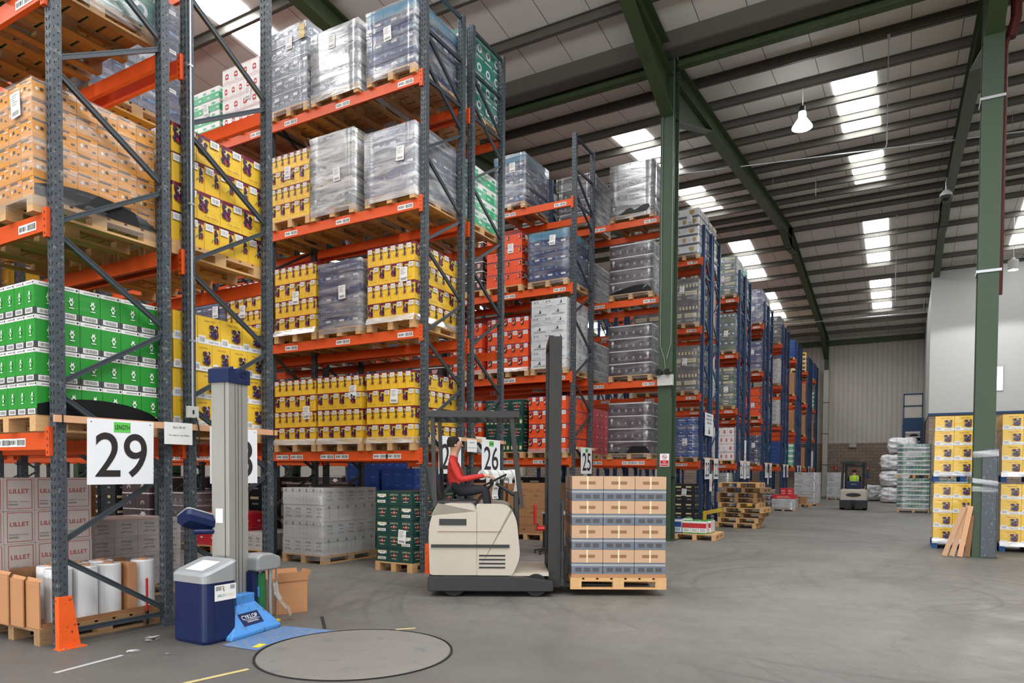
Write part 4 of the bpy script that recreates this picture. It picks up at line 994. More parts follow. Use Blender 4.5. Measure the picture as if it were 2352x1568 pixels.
def bale(x, y, z, w, d, h, seed, label):
    t = thing('plastic_bale', label, 'bale', (x, y, z), 0, 'white bales of waste film')
    r = random.Random(seed); mb = MB(); nu, nv = 30, 14; off = [[r.uniform(-.13, .10) for _ in range(nu)] for _ in range(nv)]
    for q in range(nv):
        v = q / (nv - 1); b = .78 + .26 * math.sin(PI * v) ** .5
        for j in range(nu):
            a = 2 * PI * j / nu; ca, sa = math.cos(a), math.sin(a); e = (abs(ca) ** 4 + abs(sa) ** 4) ** -.25
            k = b * (1 + off[q][j]); mb.v.append((d / 2 + d / 2 * ca * e * k, w / 2 + w / 2 * sa * e * k, h * v))
    for q in range(nv - 1):
        for j in range(nu): mb.f.append((q * nu + j, q * nu + (j + 1) % nu, (q + 1) * nu + (j + 1) % nu, (q + 1) * nu + j)); mb.m.append(mb.mi('bag'))
    mb.f.append(tuple(reversed(range(nu)))); mb.m.append(0); mb.f.append(tuple((nv - 1) * nu + j for j in range(nu))); mb.m.append(0)
    o = mb.build('bag', t, smooth=True); md = o.modifiers.new('sub', 'SUBSURF'); md.levels = 1; md.render_levels = 1
    tx = bpy.data.textures.get('crumple') or bpy.data.textures.new('crumple', 'CLOUDS'); tx.noise_scale = .22; tx.noise_depth = 3
    dm = o.modifiers.new('crumple', 'DISPLACE'); dm.texture = tx; dm.strength = .15; dm.mid_level = .65; dm.texture_coords = 'GLOBAL'
    for yy in (w * .3, w * .7):
        mb = MB(); mb.tube([(-.02, yy, h * .1), (-.06, yy, h * .5), (-.02, yy, h * .92)], .008, 'grey', 5); mb.build('tie', t)
for k, (lab) in enumerate(('lowest white bale of the stack beside the green bottle packs', 'second white bale from the floor beside the green bottle packs', 'third white bale from the floor beside the green bottle packs', 'topmost white bale of the stack beside the green bottle packs')):
    bale(42.9, -.35 - .35 * (k == 3), k * .905, 1.45, 1.2, .885, k + 3, lab)
bale(45.6, 1.05, 0, .95, 1.1, .95, 11, 'single white bale on the floor behind the far forklift')

# ---------------------------------------------------------------- number signs and notices
def flat_text(mb, s, x, y, z, width, height, mat, lift=.003, bold=0.0):
    """Text standing in the x,z plane facing -y, centred at (x,z)."""
    vs, fs, w = text2d(s, 6, bold)
    mb.add([(x + (a / w - .5) * width, y - lift, z + (b - .5) * height) for a, b in vs], fs, mat)
def batten(x0, x1, y, z, lab):
    mb = MB(); mb.box(x0, y - .022, z - .062, x1, y, z, 'batten')
    for xx in (x0 + .06, x1 - .06): mb.box(xx, y - .025, z - .066, xx + .012, y + .002, z + .004, 'trblack')
    tag(mb.build('sign_batten'), lab, 'batten')
def number_sign(n, x0, x1, ztop, y, h, sticker, lab, tilt=0):
    t = thing('number_sign', lab, 'sign', (x0, y, ztop), 0, 'rack number signs'); t.rotation_euler = (tilt, 0, 0)
    w = x1 - x0; k = h / .6
    mb = MB(); mb.box(0, -.006, -h, w, 0, 0, 'sign')
    for xx in (.035, w - .035): mb.face([(xx + .006 * math.cos(a * PI / 4), -.0066, -.03 + .006 * math.sin(a * PI / 4)) for a in range(8)], 'signink')
    mb.build('board', t)
    mb = MB(); flat_text(mb, str(n), w / 2, -.006, -.325 * k, w * .78, .40 * k, 'signink', .003, .005); mb.build('numeral', t)
    if sticker == 'green':
        mb = MB(); mb.box(w * .38, -.008, -.115, w * .63, -.006, -.02, 'signgreen'); flat_text(mb, 'LENGTH', w * .505, -.008, -.067, w * .22, .042, 'signink'); mb.build('length_sticker', t)
    else:
        mb = MB(); mb.face([(w / 2 + .035 * math.cos(a * PI / 6), -.0075, -.07 + .035 * math.sin(a * PI / 6)) for a in range(12)], 'gold'); mb.build('dot_sticker', t)
def notice(x0, x1, z0, z1, y, lines, lab, name='paper_notice'):
    t = thing(name, lab, 'notice', (x0, y, z0), 0)
    w, h = x1 - x0, z1 - z0; mb = MB(); mb.box(0, -.003, 0, w, 0, h, 'paper'); mb.build('sheet', t)
    mb = MB()
    for s, u, v, ww, hh in lines: flat_text(mb, s, w * u, -.003, h * v, w * ww, h * hh, 'signink', .0012)
    mb.build('print', t)
batten(3.24, 5.68, 6.405, 2.045, 'pine batten carrying the two largest number signs nearest the camera')
number_sign(29, 3.51, 4.14, 2.035, 6.38, .6, 'green', 'large white number sign 29 with a green LENGTH sticker', .02)
number_sign(28, 4.77, 5.38, 2.03, 6.38, .6, 'green', 'white number sign 28 half hidden by the aluminium mast')
notice(4.25, 4.56, 1.83, 2.05, 6.375, [('Rack 28+29', .52, .78, .42, .10), ('Max weight per level 3000kgs', .52, .42, .72, .06)], 'small white paper notice right beside the largest number sign')
batten(8.7, 11.02, 6.405, 2.145, 'pine batten above the forklift carrying two number signs')
number_sign(27, 8.90, 9.53, 2.14, 6.38, .6, 'green', 'white number sign 27 above the forklift')
number_sign(26, 10.18, 10.80, 2.14, 6.38, .6, 'green', 'white number sign 26 above the row of label rolls')
notice(9.71, 10.01, 1.91, 2.12, 6.375, [('Rack 26+27', .5, .76, .5, .13), ('Max weight per level 3000kgs', .5, .34, .75, .06)], 'small white paper notice above the forklift between two number signs')
batten(14.2, 15.3, 6.405, 2.155, 'short pine batten carrying the sign 25')
number_sign(25, 14.43, 15.05, 2.145, 6.38, .6, 'green', 'white number sign 25')
SEP = [None] * 6
for i, xb in enumerate(XB):
    n = 23 - 2 * i
    batten(xb + .02, xb + 2.1, 5.32, 2.06, 'pine batten with two number signs on the %s blue rack pair' % ('first', 'second', 'third', 'fourth', 'fifth', 'sixth')[i])
    number_sign(n, xb + .11, xb + .70, 2.04, 5.295, .65, 'dot', 'white number sign %d on the blue racks' % n)
    number_sign(n - 1, xb + 1.28, xb + 1.88, 2.04, 5.295, .65, 'dot', 'white number sign %d on the blue racks' % (n - 1))
def strip_sign(x0, x1, z0, z1, y, lab):
    t = thing('strip_notice', lab, 'notice', (x0, y, z0), 0); w, h = x1 - x0, z1 - z0
    mb = MB(); mb.box(0, -.004, 0, w, 0, h, 'paper'); mb.build('board', t)
    if z1 < 2.0: mb = MB(); mb.tube([(w / 2, 0, h - .01), (w / 2, 0, 2.03 - z0)], .004, 'grey', 5); mb.build('hanging_string', t)
    mb = MB()
    for k in range(4): mb.box(w * .32, -.006, h * (.28 + k * .11), w * .62, -.004, h * (.34 + k * .11), 'redpaint')
    mb.build('marks', t)
strip_sign(21.98, 22.28, 1.0, 1.55, 5.297, 'narrow white notice hanging below the first pair of blue rack signs')
strip_sign(XB[1] + .82, XB[1] + 1.16, 1.35, 2.85, 5.297, 'tall narrow white notice on the second pair of blue racks')
strip_sign(XB[2] + .80, XB[2] + 1.05, 1.1, 1.6, 5.297, 'narrow white notice on the third pair of blue racks')
t = thing('warning_board', 'white board BEWARE FORK TRUCKS OPERATING hung on the blue frame', 'sign', (21.36, 5.31, 2.74), 0)
mb = MB(); mb.box(0, -.006, 0, 1.05, 0, .70, 'sign'); mb.build('board', t)
mb = MB()
for s, z, w in (('BEWARE OF', .62, .62), ('FORK TRUCKS', .51, .72), ('OPERATING', .40, .6)): flat_text(mb, s, .52, -.006, z, w, .065, 'signink')
mb.prism([(.44, .06), (.6, .06), (.6, .12), (.56, .2), (.53, .3), (.5, .3), (.5, .18), (.44, .15)], -.008, -.006, 'signink'); mb.build('print', t)
t = thing('prohibition_sign', 'red and white NO SMOKING sign on the nearer green column', 'sign', (15.635, 4.915, 1.72), -PI / 2)
mb = MB(); mb.box(0, -.004, 0, .22, 0, .30, 'sign'); mb.box(.012, -.006, .012, .208, -.004, .145, 'redpaint'); mb.build('board', t)
mb = MB(); ring = []
for k in range(20):
    a0, a1 = 2 * PI * k / 20, 2 * PI * (k + 1) / 20
    mb.face([(.11 + .055 * math.cos(a0), -.006, .222 + .055 * math.sin(a0)), (.11 + .055 * math.cos(a1), -.006, .222 + .055 * math.sin(a1)), (.11 + .043 * math.cos(a1), -.006, .222 + .043 * math.sin(a1)), (.11 + .043 * math.cos(a0), -.006, .222 + .043 * math.sin(a0))], 'redpaint')
mb.face([(.065, -.006, .254), (.075, -.006, .262), (.153, -.006, .188), (.145, -.006, .180)], 'redpaint'); mb.box(.08, -.0055, .214, .14, -.005, .226, 'signink')
flat_text(mb, 'NO', .11, -.006, .105, .06, .035, 'sign'); flat_text(mb, 'SMOKING', .11, -.006, .055, .16, .035, 'sign'); mb.build('symbol', t)
# conduit and socket on the post of rack 28
t = thing('conduit_drop', 'thin grey conduit with a white socket box between the two largest number signs', 'conduit', (4.60, 6.418, 0))
mb = MB(); mb.tube([(0, 0, 2.2), (0, 0, 9.1)], .011, 'galv', 8)
for z in (2.9, 4.3, 5.7, 7.1): mb.box(-.022, -.014, z, .022, .02, z + .02, 'galv')
mb.build('tube', t)
mb = MB(); mb.box(-.085, -.05, 2.11, .035, -.005, 2.23, 'white'); mb.box(-.04, -.056, 2.15, -.02, -.05, 2.19, 'darkpipe'); mb.build('socket_box', t, bevel=.006)
mb = MB(); mb.tube([(.0, -.045, 2.12), (.03, -.05, 2.02), (.04, -.045, 1.9), (.045, -.02, 1.7)], .007, 'rubber', 6); mb.build('cable', t)
# label rolls on a rod
mb = MB(); mb.tube([(9.95, 6.275, 1.52), (11.12, 6.275, 1.52)], .014, 'galv', 8); tag(mb.build('roll_holder'), 'thin rod holding the row of label rolls under the sign 26', 'rod')
r = random.Random(4)
for k, (x, w, hang) in enumerate(((10.02, .11, .18), (10.24, .2, .42), (10.48, .13, .06), (10.66, .13, .14), (10.80, .12, .16), (10.97, .16, .44))):
    t = thing('label_roll', ('first', 'second', 'third', 'fourth', 'fifth', 'sixth')[k] + ' label roll from the beige truck along the rod under sign 26', 'roll', (x, 6.275, 1.52), 0, 'label rolls on the rod')
    R = .085 if k < 5 else .10
    mb = MB(); Tm = Matrix.Rotation(PI / 2, 4, 'Y'); mb.lathe([(.03, 0), (R, 0), (R, w), (.03, w)], 0, 0, 'paper', 20, Tm); mb.build('roll', t)
    mb = MB(); mb.lathe([(.018, -.004), (.034, -.004), (.034, w + .004), (.018, w + .004)], 0, 0, 'kraft', 14, Tm); mb.build('core', t)
    mb = MB(); sw = .02 * (k % 2); n = 6
    for q in range(n):
        za, zb = -hang * q / n, -hang * (q + 1) / n; ya, yb = -R - .004 - sw * math.sin(q), -R - .004 - sw * math.sin(q + 1)
        mb.face([(0, ya, za), (0, yb, zb), (w, yb, zb), (w, ya, za)], 'paper')
        if k < 5: mb.face([(w * .2, ya - .001, za - .01), (w * .2, yb - .001, zb + .012), (w * .8, yb - .001, zb + .012), (w * .8, ya - .001, za - .01)][:4], 'grey' if q % 2 else 'labelwhite')
    mb.build('loose_end', t)

Rk = [o for o in bpy.data.objects if o.get('label', '').endswith('sign twenty-five')][0]
mb = MB(); Tt = Matrix.Rotation(-PI / 2, 4, 'Z'); mb.box(-.0295, 1.50, 3.68, -.0285, 1.86, 3.78, 'paper'); vs, fs, w = text2d('P1-05', 3)
mb.add([(-.0300, 1.80 - a_ / w * .24, 3.70 + b_ * .055) for a_, b_ in vs], fs, 'signink'); mb.build('position_label', Rk)

# ---------------------------------------------------------------- things on the columns
t = thing('floodlight_box', 'white box with two floodlights on the nearer green column', 'light fitting', (15.64, 4.97, 3.58))
mb = MB(); mb.box(-.10, -.36, 0, .0, .0, .25, 'white'); mb.build('box', t, bevel=.006)
for yy in (-.28, -.08):
    mb = MB(); mb.tube([(-.02, yy, .25), (-.08, yy, .31), (-.2, yy + .02, .30)], [.02, .05, .075], 'trblack', 12); mb.build('floodlight', t)
pmat('column_conduit_paint', (120, 130, 120), .4, .3)
mb = MB()
mb.tube([(15.62, 4.93, 11), (15.62, 4.93, 4.5), (15.62, 4.83, 4.2), (15.62, 4.80, 3.9)], .009, 'column_conduit_paint', 6); mb.tube([(15.62, 4.68, 11), (15.62, 4.68, 4.55), (15.62, 4.78, 4.2)], .009, 'column_conduit_paint', 6); mb.tube([(15.62, 4.66, 3.7), (15.62, 4.64, 3.3)], .008, 'rubber', 6)
tag(mb.build('column_conduit'), 'pair of thin conduits joining in a Y on the nearer green column', 'conduit')
mb = MB(); mb.box(15.60, -1.535, .025, 15.632, -1.30, 2.06, 'rackgrey'); mb.box(15.60, -1.55, .025, 15.66, -1.53, 2.06, 'rackgrey')
tag(mb.build('cover_plate'), 'plain grey plate strapped to the plated green column', 'plate')
mb = MB(); m = FILMT(); _M[m.name] = m
for z0, dz, hh in ((1.36, .06, .09), (1.22, .04, .10), (1.92, -.03, .12)):
    a, b = (15.585, -1.145), (15.585, -1.55)
    mb.face([(a[0], a[1], z0 + dz), (a[0], a[1], z0 + dz + hh), (b[0], b[1], z0 + hh), (b[0], b[1], z0)], m.name)
    mb.face([(a[0], a[1], z0 + dz), (a[0] + .45, a[1], z0 + dz), (a[0] + .45, a[1], z0 + dz + hh), (a[0], a[1], z0 + dz + hh)], m.name)
    mb.face([(b[0], b[1], z0), (b[0], b[1], z0 + hh), (b[0] + .45, b[1], z0 + hh), (b[0] + .45, b[1], z0)], m.name)
tag(mb.build('film_band'), 'clear film wound round the plated green column and its grey plate', 'film')
mb = MB()
for z in (8.54, 5.35):
    mb.box(15.628, -1.53, z, 15.648, -1.13, z + .05, 'galv'); mb.box(15.63, -1.161, z, 16.03, -1.141, z + .05, 'galv'); mb.box(15.63, -1.52, z, 16.03, -1.50, z + .05, 'galv')
tag(mb.build('pipe_strap'), 'two pale straps round the plated green column', 'strap')
mb = MB(); mb.tube([(16.07, -1.55, 5.0), (16.07, -1.55, 9.7), (16.07, -1.62, 9.9)], .04, 'redpipe', 10); mb.tube([(16.09, -1.62, 9.8), (16.09, -1.70, 10.15), (16.09, -1.70, 11.2)], .09, 'redpipe', 12)
tag(mb.build('downpipe'), 'maroon rainwater pipe down the plated green column', 'pipe')
for k, (ya, yb, zt, m2, lab) in enumerate(((-.72, -1.02, .96, 'plank', 'pale plank leaning on the plated green column, outermost'), (-.84, -1.10, .99, 'plank', 'second plank from the outside leaning on the plated green column'), (-.97, -1.13, .98, 'batten', 'third plank from the outside leaning on the plated green column'), (-1.09, -1.145, .80, 'cardd', 'darker short plank nearest the plated green column'))):
    mb = MB(); mb.bar((15.54 + .03 * (k % 2), ya, .02), (15.60 - .035 * (k % 2 == 0), yb, zt), .085, .028, m2, up=(1, 0, 0)); o = mb.build('plank'); tag(o, lab, 'plank', 'planks leaning on the column')
t = thing('dome_camera', 'white dome camera hanging beside the green rafter over the white office wall', 'camera', (29.6, -1.20, 11.62))
mb = MB(); mb.tube([(0, -.05, .62), (0, .0, .66), (0, .02, .5), (0, .02, .2)], .03, 'galv', 8); mb.build('bracket', t)
mb = MB(); mb.lathe([(0, .24), (.08, .22), (.19, .10), (.21, 0), (0, 0)], 0, .02, 'white', 20); mb.build('housing', t)
mb = MB(); mb.lathe([(.17, 0), (.15, -.09), (.08, -.16), (0, -.18)], 0, .02, 'trblack', 20); mb.build('dome', t)

# ---------------------------------------------------------------- pallet wrapping machine
TTX, TTY, TTR = 4.5, 4.1, .83
t = thing('turntable', 'round dusty turntable let into the floor before the blue wrapping machine', 'turntable', (TTX, TTY, 0))
mb = MB(); mb.lathe([(0, .010), (TTR - .018, .010), (TTR - .012, .004), (TTR - .012, 0)], 0, 0, 'concretepad', 96); mb.build('plate', t)
mb = MB(); mb.lathe([(TTR - .012, .003), (TTR + .002, .003), (TTR + .003, .011), (TTR + .008, .011), (TTR + .010, 0)], 0, 0, 'gap', 96); mb.build('rim', t)
ang = math.radians(9.5)
W = thing('wrapping_machine', 'blue pallet wrapping machine with aluminium mast beside the turntable', 'machine', (4.55, 5.62, 0), ang)
iw = Matrix.Rotation(-ang, 4, 'Z') @ Matrix.Translation((-4.55, -5.62, 0))
def wl(x, y, z): return tuple(iw @ Vector((x, y, z)))
mb = MB()                                               # trapezoid foot
bx = [(-.40, -.24), (.28, -.24), (.28, .22), (-.40, .22)]; tx = [(-.11, -.05), (.13, -.05), (.13, .16), (-.11, .16)]
mb.add([(x, y, 0) for x, y in bx] + [(x, y, .035) for x, y in bx] + [(x, y, .275) for x, y in tx], [(3, 2, 1, 0), (0, 1, 5, 4), (1, 2, 6, 5), (2, 3, 7, 6), (3, 0, 4, 7), (4, 5, 9, 8), (5, 6, 10, 9), (6, 7, 11, 10), (7, 4, 8, 11), (8, 9, 10, 11)], 'lblue')
mb.box(-.12, -.045, .27, .13, .17, .36, 'lblue'); mb.build('foot', W, bevel=.008)
mb = MB(); sl = Vector((0, .19, .24)).normalized(); nn = Vector((0, -.24, .19)).normalized()
p0 = Vector((-.06, -.24 + .19 * .30, .035 + .24 * .30)) + nn * .004
def ps(u, v): return p0 + Vector((1, 0, 0)) * u + sl * v
a = .20
mb.face([ps(-.13, -.02), ps(.14, -.02), ps(.14, .115), ps(-.13, .115)], 'ablue')
vs, fs, w = text2d('CYKLOP', 4); mb.add([ps(-.105 + q / w * .21, .045 + b * .045) + nn * .001 for q, b in vs], fs, 'sign')
vs, fs, w = text2d('INTERNATIONAL', 3); mb.add([ps(-.06 + q / w * .15, .008 + b * .018) + nn * .001 for q, b in vs], fs, 'sign')
mb.face([ps(-.08, .034) + nn * .001, ps(.12, .034) + nn * .001, ps(.12, .037) + nn * .001, ps(-.08, .037) + nn * .001], 'sign'); mb.build('maker_plate', W)
mb = MB(); mb.box(-.10, .06, .30, .165, .27, 2.46, 'alu')
for xx in (-.015, .075): mb.box(xx, .056, .36, xx + .006, .061, 2.46, 'darkgrey')
mb.box(-.104, .10, .36, -.099, .11, 2.46, 'darkgrey'); mb.box(.025, .054, .36, .030, .06, 2.46, 'darkgrey')
mb.face([(-.1045, .22, 1.06), (-.1045, .13, 1.06), (-.1045, .13, 1.20), (-.1045, .22, 1.20)], 'labelwhite'); mb.build('mast', W, bevel=.004)
mb = MB(); mb.prism([(-.125, 2.42), (.185, 2.42), (.185, 2.56), (.03, 2.57), (.01, 2.53), (-.03, 2.53), (-.05, 2.58), (-.125, 2.55)], .045, .285, 'ablue')
for xx in (.04, .16): mb.lathe([(0, -.004), (.010, -.004), (.010, .004)], 0, 0, 'steel', 10, Matrix.Translation((xx, .044, 2.46)) @ Matrix.Rotation(PI / 2, 4, 'X'))
mb.lathe([(0, -.004), (.03, -.004), (.03, .004)], 0, 0, 'black', 14, Matrix.Translation((.09, .044, 2.51)) @ Matrix.Rotation(PI / 2, 4, 'X')); mb.build('mast_cap', W, bevel=.01)
# cabinet: built in world axes then brought into the machine's frame
def rbox(x0, y0, x1, y1, rr, n=5):
    o = []
    for cx, cy, a0 in ((x1 - rr, y1 - rr, 0), (x0 + rr, y1 - rr, PI / 2), (x0 + rr, y0 + rr, PI), (x1 - rr, y0 + rr, 1.5 * PI)):
        for k in range(n + 1): a = a0 + PI / 2 * k / n; o.append((cx + rr * math.cos(a), cy + rr * math.sin(a)))
    return o
def loft(mb, rings, mat):
    k = len(mb.v); n = len(rings[0]); i = mb.mi(mat)
    for rg in rings: mb.v += [tuple(p) for p in rg]
    for q in range(len(rings) - 1):
        for j in range(n): mb.f.append((k + q * n + j, k + q * n + (j + 1) % n, k + (q + 1) * n + (j + 1) % n, k + (q + 1) * n + j)); mb.m.append(i)
    mb.f.append(tuple(k + j for j in reversed(range(n)))); mb.m.append(i); e = k + (len(rings) - 1) * n; mb.f.append(tuple(e + j for j in range(n))); mb.m.append(i)
cx0, cy0, cx1, cy1 = 3.965, 5.38, 4.315, 5.86
mb = MB(); loft(mb, [[wl(x, y, z) for x, y in rbox(cx0 + e, cy0 + e, cx1 - e, cy1 - e, .07)] for e, z in ((.012, 0), (.0, .03), (.0, .58))], 'ablue')
mb.face([wl(cx0 + .10, cy0 - .0015, .02), wl(cx0 + .106, cy0 - .0015, .02), wl(cx0 + .106, cy0 - .0015, .57), wl(cx0 + .10, cy0 - .0015, .57)][::1], 'black'); mb.build('cabinet', W, smooth=False)
mb = MB(); lidz = lambda x: .62 + (x - cx0) / (cx1 - cx0) * .115
loft(mb, [[wl(x, y, .555 + (0 if x < cx0 + .1 else 0)) for x, y in rbox(cx0 - .008, cy0 - .008, cx1 + .008, cy1 + .008, .075)], [wl(x, y, lidz(x)) for x, y in rbox(cx0 - .008, cy0 - .008, cx1 + .008, cy1 + .008, .075)], [wl(x, y, lidz(x) + .02) for x, y in rbox(cx0 + .02, cy0 + .02, cx1 - .02, cy1 - .02, .06)]], 'lidgrey'); mb.build('lid', W)
mb = MB(); mb.face([wl(cx0 + .06, cy0 + .12, lidz(cx0 + .06) + .0215), wl(cx0 + .25, cy0 + .12, lidz(cx0 + .25) + .0215), wl(cx0 + .25, cy0 + .36, lidz(cx0 + .25) + .0215), wl(cx0 + .06, cy0 + .36, lidz(cx0 + .06) + .0215)], 'paper'); mb.build('lid_sheet', W)
mb = MB(); sx0, sx1, sz0, sz1 = cx0 + .095, cx0 + .325, .385, .53; yy = cy0 - .003
mb.face([wl(sx0, yy, sz0), wl(sx1, yy, sz0), wl(sx1, yy, sz1), wl(sx0, yy, sz1)], 'paper')
for x0, x1 in ((.012, .07), (.165, .215)): mb.face([wl(sx0 + x0, yy - .001, sz1 - .05), wl(sx0 + x1, yy - .001, sz1 - .05), wl(sx0 + x1, yy - .001, sz1 - .012), wl(sx0 + x0, yy - .001, sz1 - .012)], 'grey')
mb.tube([wl(sx0 + .075, yy - .002, sz1 - .02), wl(sx0 + .085, yy - .002, sz1 - .012), wl(sx0 + .098, yy - .002, sz1 - .02), wl(sx0 + .088, yy - .002, sz1 - .045)], .003, 'gold', 5); mb.tube([wl(sx0 + .088, yy - .002, sz1 - .03), wl(sx0 + .10, yy - .002, sz1 - .06)], .003, 'ink', 5)
vs, fs, w = text2d('ABCO', 3); mb.add([wl(sx0 + .028 + q / w * .08, yy - .001, sz0 + .035 + b * .024) for q, b in vs], fs, 'leafteal')
vs, fs, w = text2d('KOVEX', 3); mb.add([wl(sx0 + .118 + q / w * .09, yy - .001, sz0 + .035 + b * .024) for q, b in vs], fs, 'cream'); mb.build('maker_sticker', W)
# control panel on its arm
mb = MB(); mb.tube([wl(4.56, 5.78, .93), wl(4.50, 5.84, .97), wl(4.24, 5.92, .98)], .028, 'ablue', 10); mb.build('panel_arm', W)
Tp = iw @ Matrix.Translation((4.34, 5.93, 1.085)) @ Matrix.Scale(1.15, 4) @ Matrix.Rotation(math.radians(-12), 4, 'Z') @ Matrix.Rotation(math.radians(18), 4, 'Y') @ Matrix.Rotation(math.radians(-28), 4, 'X')
mb = MB(); loft(mb, [[tuple(Tp @ Vector((x, y, z))) for x, y in rbox(-.165 + e, -.075 + e, .165 - e, .115 - e, .03)] for e, z in ((.03, -.06), (0, -.02), (0, .03))], 'ablue'); mb.build('control_panel', W)
mb = MB(); loft(mb, [[tuple(Tp @ Vector((x, y, z))) for x, y in rbox(-.17, -.08, .17, .12, .035)] for z in (.03, .042)], 'lidgrey')
for k in range(6): mb.lathe([(0, .05), (.012, .05), (.012, .04)], -.1 + .05 * (k % 4), .0 + .05 * (k // 4), 'black', 8, Tp)
mb.build('panel_face', W)
# film carriage on the far side of the mast
mb = MB(); mb.prism([(.15, .56), (.15, .70), (.22, .735), (.36, .73), (.50, .68), (.505, .565), (.44, .55)], -.07, .14, 'lidgrey'); mb.build('carriage_housing', W, bevel=.02)
mb = MB(); mb.box(.13, -.02, .10, .20, .14, .56, 'ablue'); mb.box(.20, -.03, .30, .215, .0, .40, 'lblue'); mb.build('carriage_frame', W)
mb = MB(); mb.lathe([(.02, .04), (.062, .04), (.062, .53), (.02, .53)], .275, .02, 'filmgreen', 24); mb.build('film_roll', W)
mb = MB(); mb.lathe([(0, .0), (.03, .0), (.03, .56), (0, .56)], .275, .02, 'steel', 12); mb.lathe([(0, .0), (.022, .0), (.022, .56), (0, .56)], .375, -.03, 'galv', 12); mb.lathe([(0, .0), (.009, .0), (.009, .57), (0, .57)], .47, -.03, 'steel', 8); mb.build('rollers', W)
mb = MB(); mb.box(.18, -.06, .0, .50, .10, .02, 'yellowguard'); mb.build('carriage_foot', W)
mb = MB(); r = random.Random(9); m = FILMH(); _M[m.name] = m; pts = [(.40, -.05, .42), (.41, -.06, .30), (.46, -.08, .22), (.52, -.10, .14), (.55, -.11, .04), (.62, -.12, .03)]
for q in range(len(pts) - 1):
    for k in range(3):
        a, b = Vector(pts[q]), Vector(pts[q + 1]); o1 = Vector((r.uniform(-.03, .03), r.uniform(-.03, .03), r.uniform(-.02, .02))); o2 = Vector((r.uniform(-.04, .04), r.uniform(-.03, .03), r.uniform(-.01, .03)))
        mb.face([a + o1, b + o1, b + o2, a + o2], m.name)
mb.build('loose_film', W)
mb = MB()
arc = [(TTX + .866 * math.cos(math.radians(q)), TTY + .866 * math.sin(math.radians(q)), .004) for q in range(118, 53, -8)]
plate = [(4.06, 5.29, .004), (4.89, 5.42, .004)] + arc[::-1]
mb.add(plate, [tuple(range(len(plate)))[::-1]], 'lblue')
pmat('worn_blue_plate', (72, 112, 160), .6, 0, .15, 8, dirt=(124, 120, 114), dirt_amt=.9, stretch=(1, 1, 1))
mb.names[0] = 'worn_blue_plate'
mb.face([(4.17, 4.93, .0055), (4.29, 4.97, .0055), (4.27, 5.04, .0055), (4.15, 5.00, .0055)], 'yellowguard')
tag(mb.build('bridge_plate'), 'worn blue floor plate between the wrapping machine and the turntable', 'plate')
t = thing('open_carton', 'open brown cardboard carton on the floor behind the wrapping machine', 'box', (5.20, 5.88, 0), math.radians(-22))
mb = MB(); w, d, h = .36, .30, .36
for b in ((0, 0, 0, w, d, .006), (0, 0, 0, .006, d, h), (w - .006, 0, 0, w, d, h), (0, 0, 0, w, .006, h), (0, d - .006, 0, w, d, h)): mb.box(*b, 'card')
mb.build('carton_body', t)
for b in (((0, -.01, h), (w, -.01, h), (w - .02, -.02, h + .10), (.02, -.02, h + .10)), ((w, 0, h), (w, d, h), (w + .05, d - .03, h + .10), (w + .05, .03, h + .10)), ((0, d, h), (w, d, h), (w, d + .03, h + .1), (0, d + .03, h + .1))):
    mb = MB(); mb.face(b, 'card'); mb.build('flap', t)

# ---------------------------------------------------------------- floor pallet of film rolls under rack 29
def empty_pallet(x, y, z, rz, w, d, label, group, mat='wood', boards=7):
    t = thing('wooden_pallet', label, 'pallet', (x, y, z), rz, group)
    mb = MB(); bw = d / boards * .82
    for k in range(boards): a = -d / 2 + k * (d - bw) / (boards - 1); mb.box(a, -w / 2, .122, a + bw, w / 2, .144, mat)
    for yy in (-w / 2, -.05, w / 2 - .1): mb.box(-d / 2, yy, .10, d / 2, yy + .1, .122, mat)
    mb.build('deck', t)
    def blk():
        m = MB(); m.box(0, 0, .022, .14, .1, .10, mat); return m.mesh('block')
    def run():
        m = MB(); m.box(-d / 2, 0, 0, d / 2, .1, .022, mat); return m.mesh('runner')
    for yy in (-w / 2, -.05, w / 2 - .1):
        obj('runner', shared(('runner', d, mat), run), t, (0, yy, 0))
        for xx in (-d / 2, -.07, d / 2 - .14): obj('block', shared(('block', mat), blk), t, (xx, yy, 0))
    return t
empty_pallet(3.80, 7.13, 0, 0, 1.0, 1.16, 'worn pallet on the floor carrying film rolls under rack 29', 'pallets on the floor', 'woodold')
t = thing('cardboard_tray', 'torn brown cardboard tray on the floor pallet under rack 29', 'tray', (3.24, 6.63, .146))
mb = MB(); mb.box(0, 0, 0, 1.12, 1.0, .008, 'card'); mb.build('tray_floor', t)
mb = MB(); mb.face([(0, 0, .008), (1.12, 0, .008), (1.12, -.015, .06), (0, -.012, .05)], 'card'); mb.face([(0, .004, .008), (0, -.008, .05), (1.12, -.011, .06), (1.12, .004, .008)], 'cardd'); mb.build('lip', t)
for k, (y0, y1, hh, xo) in enumerate(((.02, .30, .42, -.012), (.24, .50, .43, -.04), (.46, .98, .46, -.06))):
    mb = MB(); mb.box(xo, y0, 0, xo + .012, y1, hh, 'card'); mb.face([(xo - .002, y1, hh - .02), (xo - .002, y0, hh - .03), (xo + .04, y0 + .02, hh + .02), (xo + .04, y1 - .02, hh + .03)], 'card'); mb.build('side_panel', t)
mb = MB(); mb.box(.0, .56, .0, 1.1, .575, .50, 'cardd'); mb.build('divider', t)
mb = MB(); mb.box(.81, .03, .010, .89, .26, .50, 'card'); mb.build('divider', t)
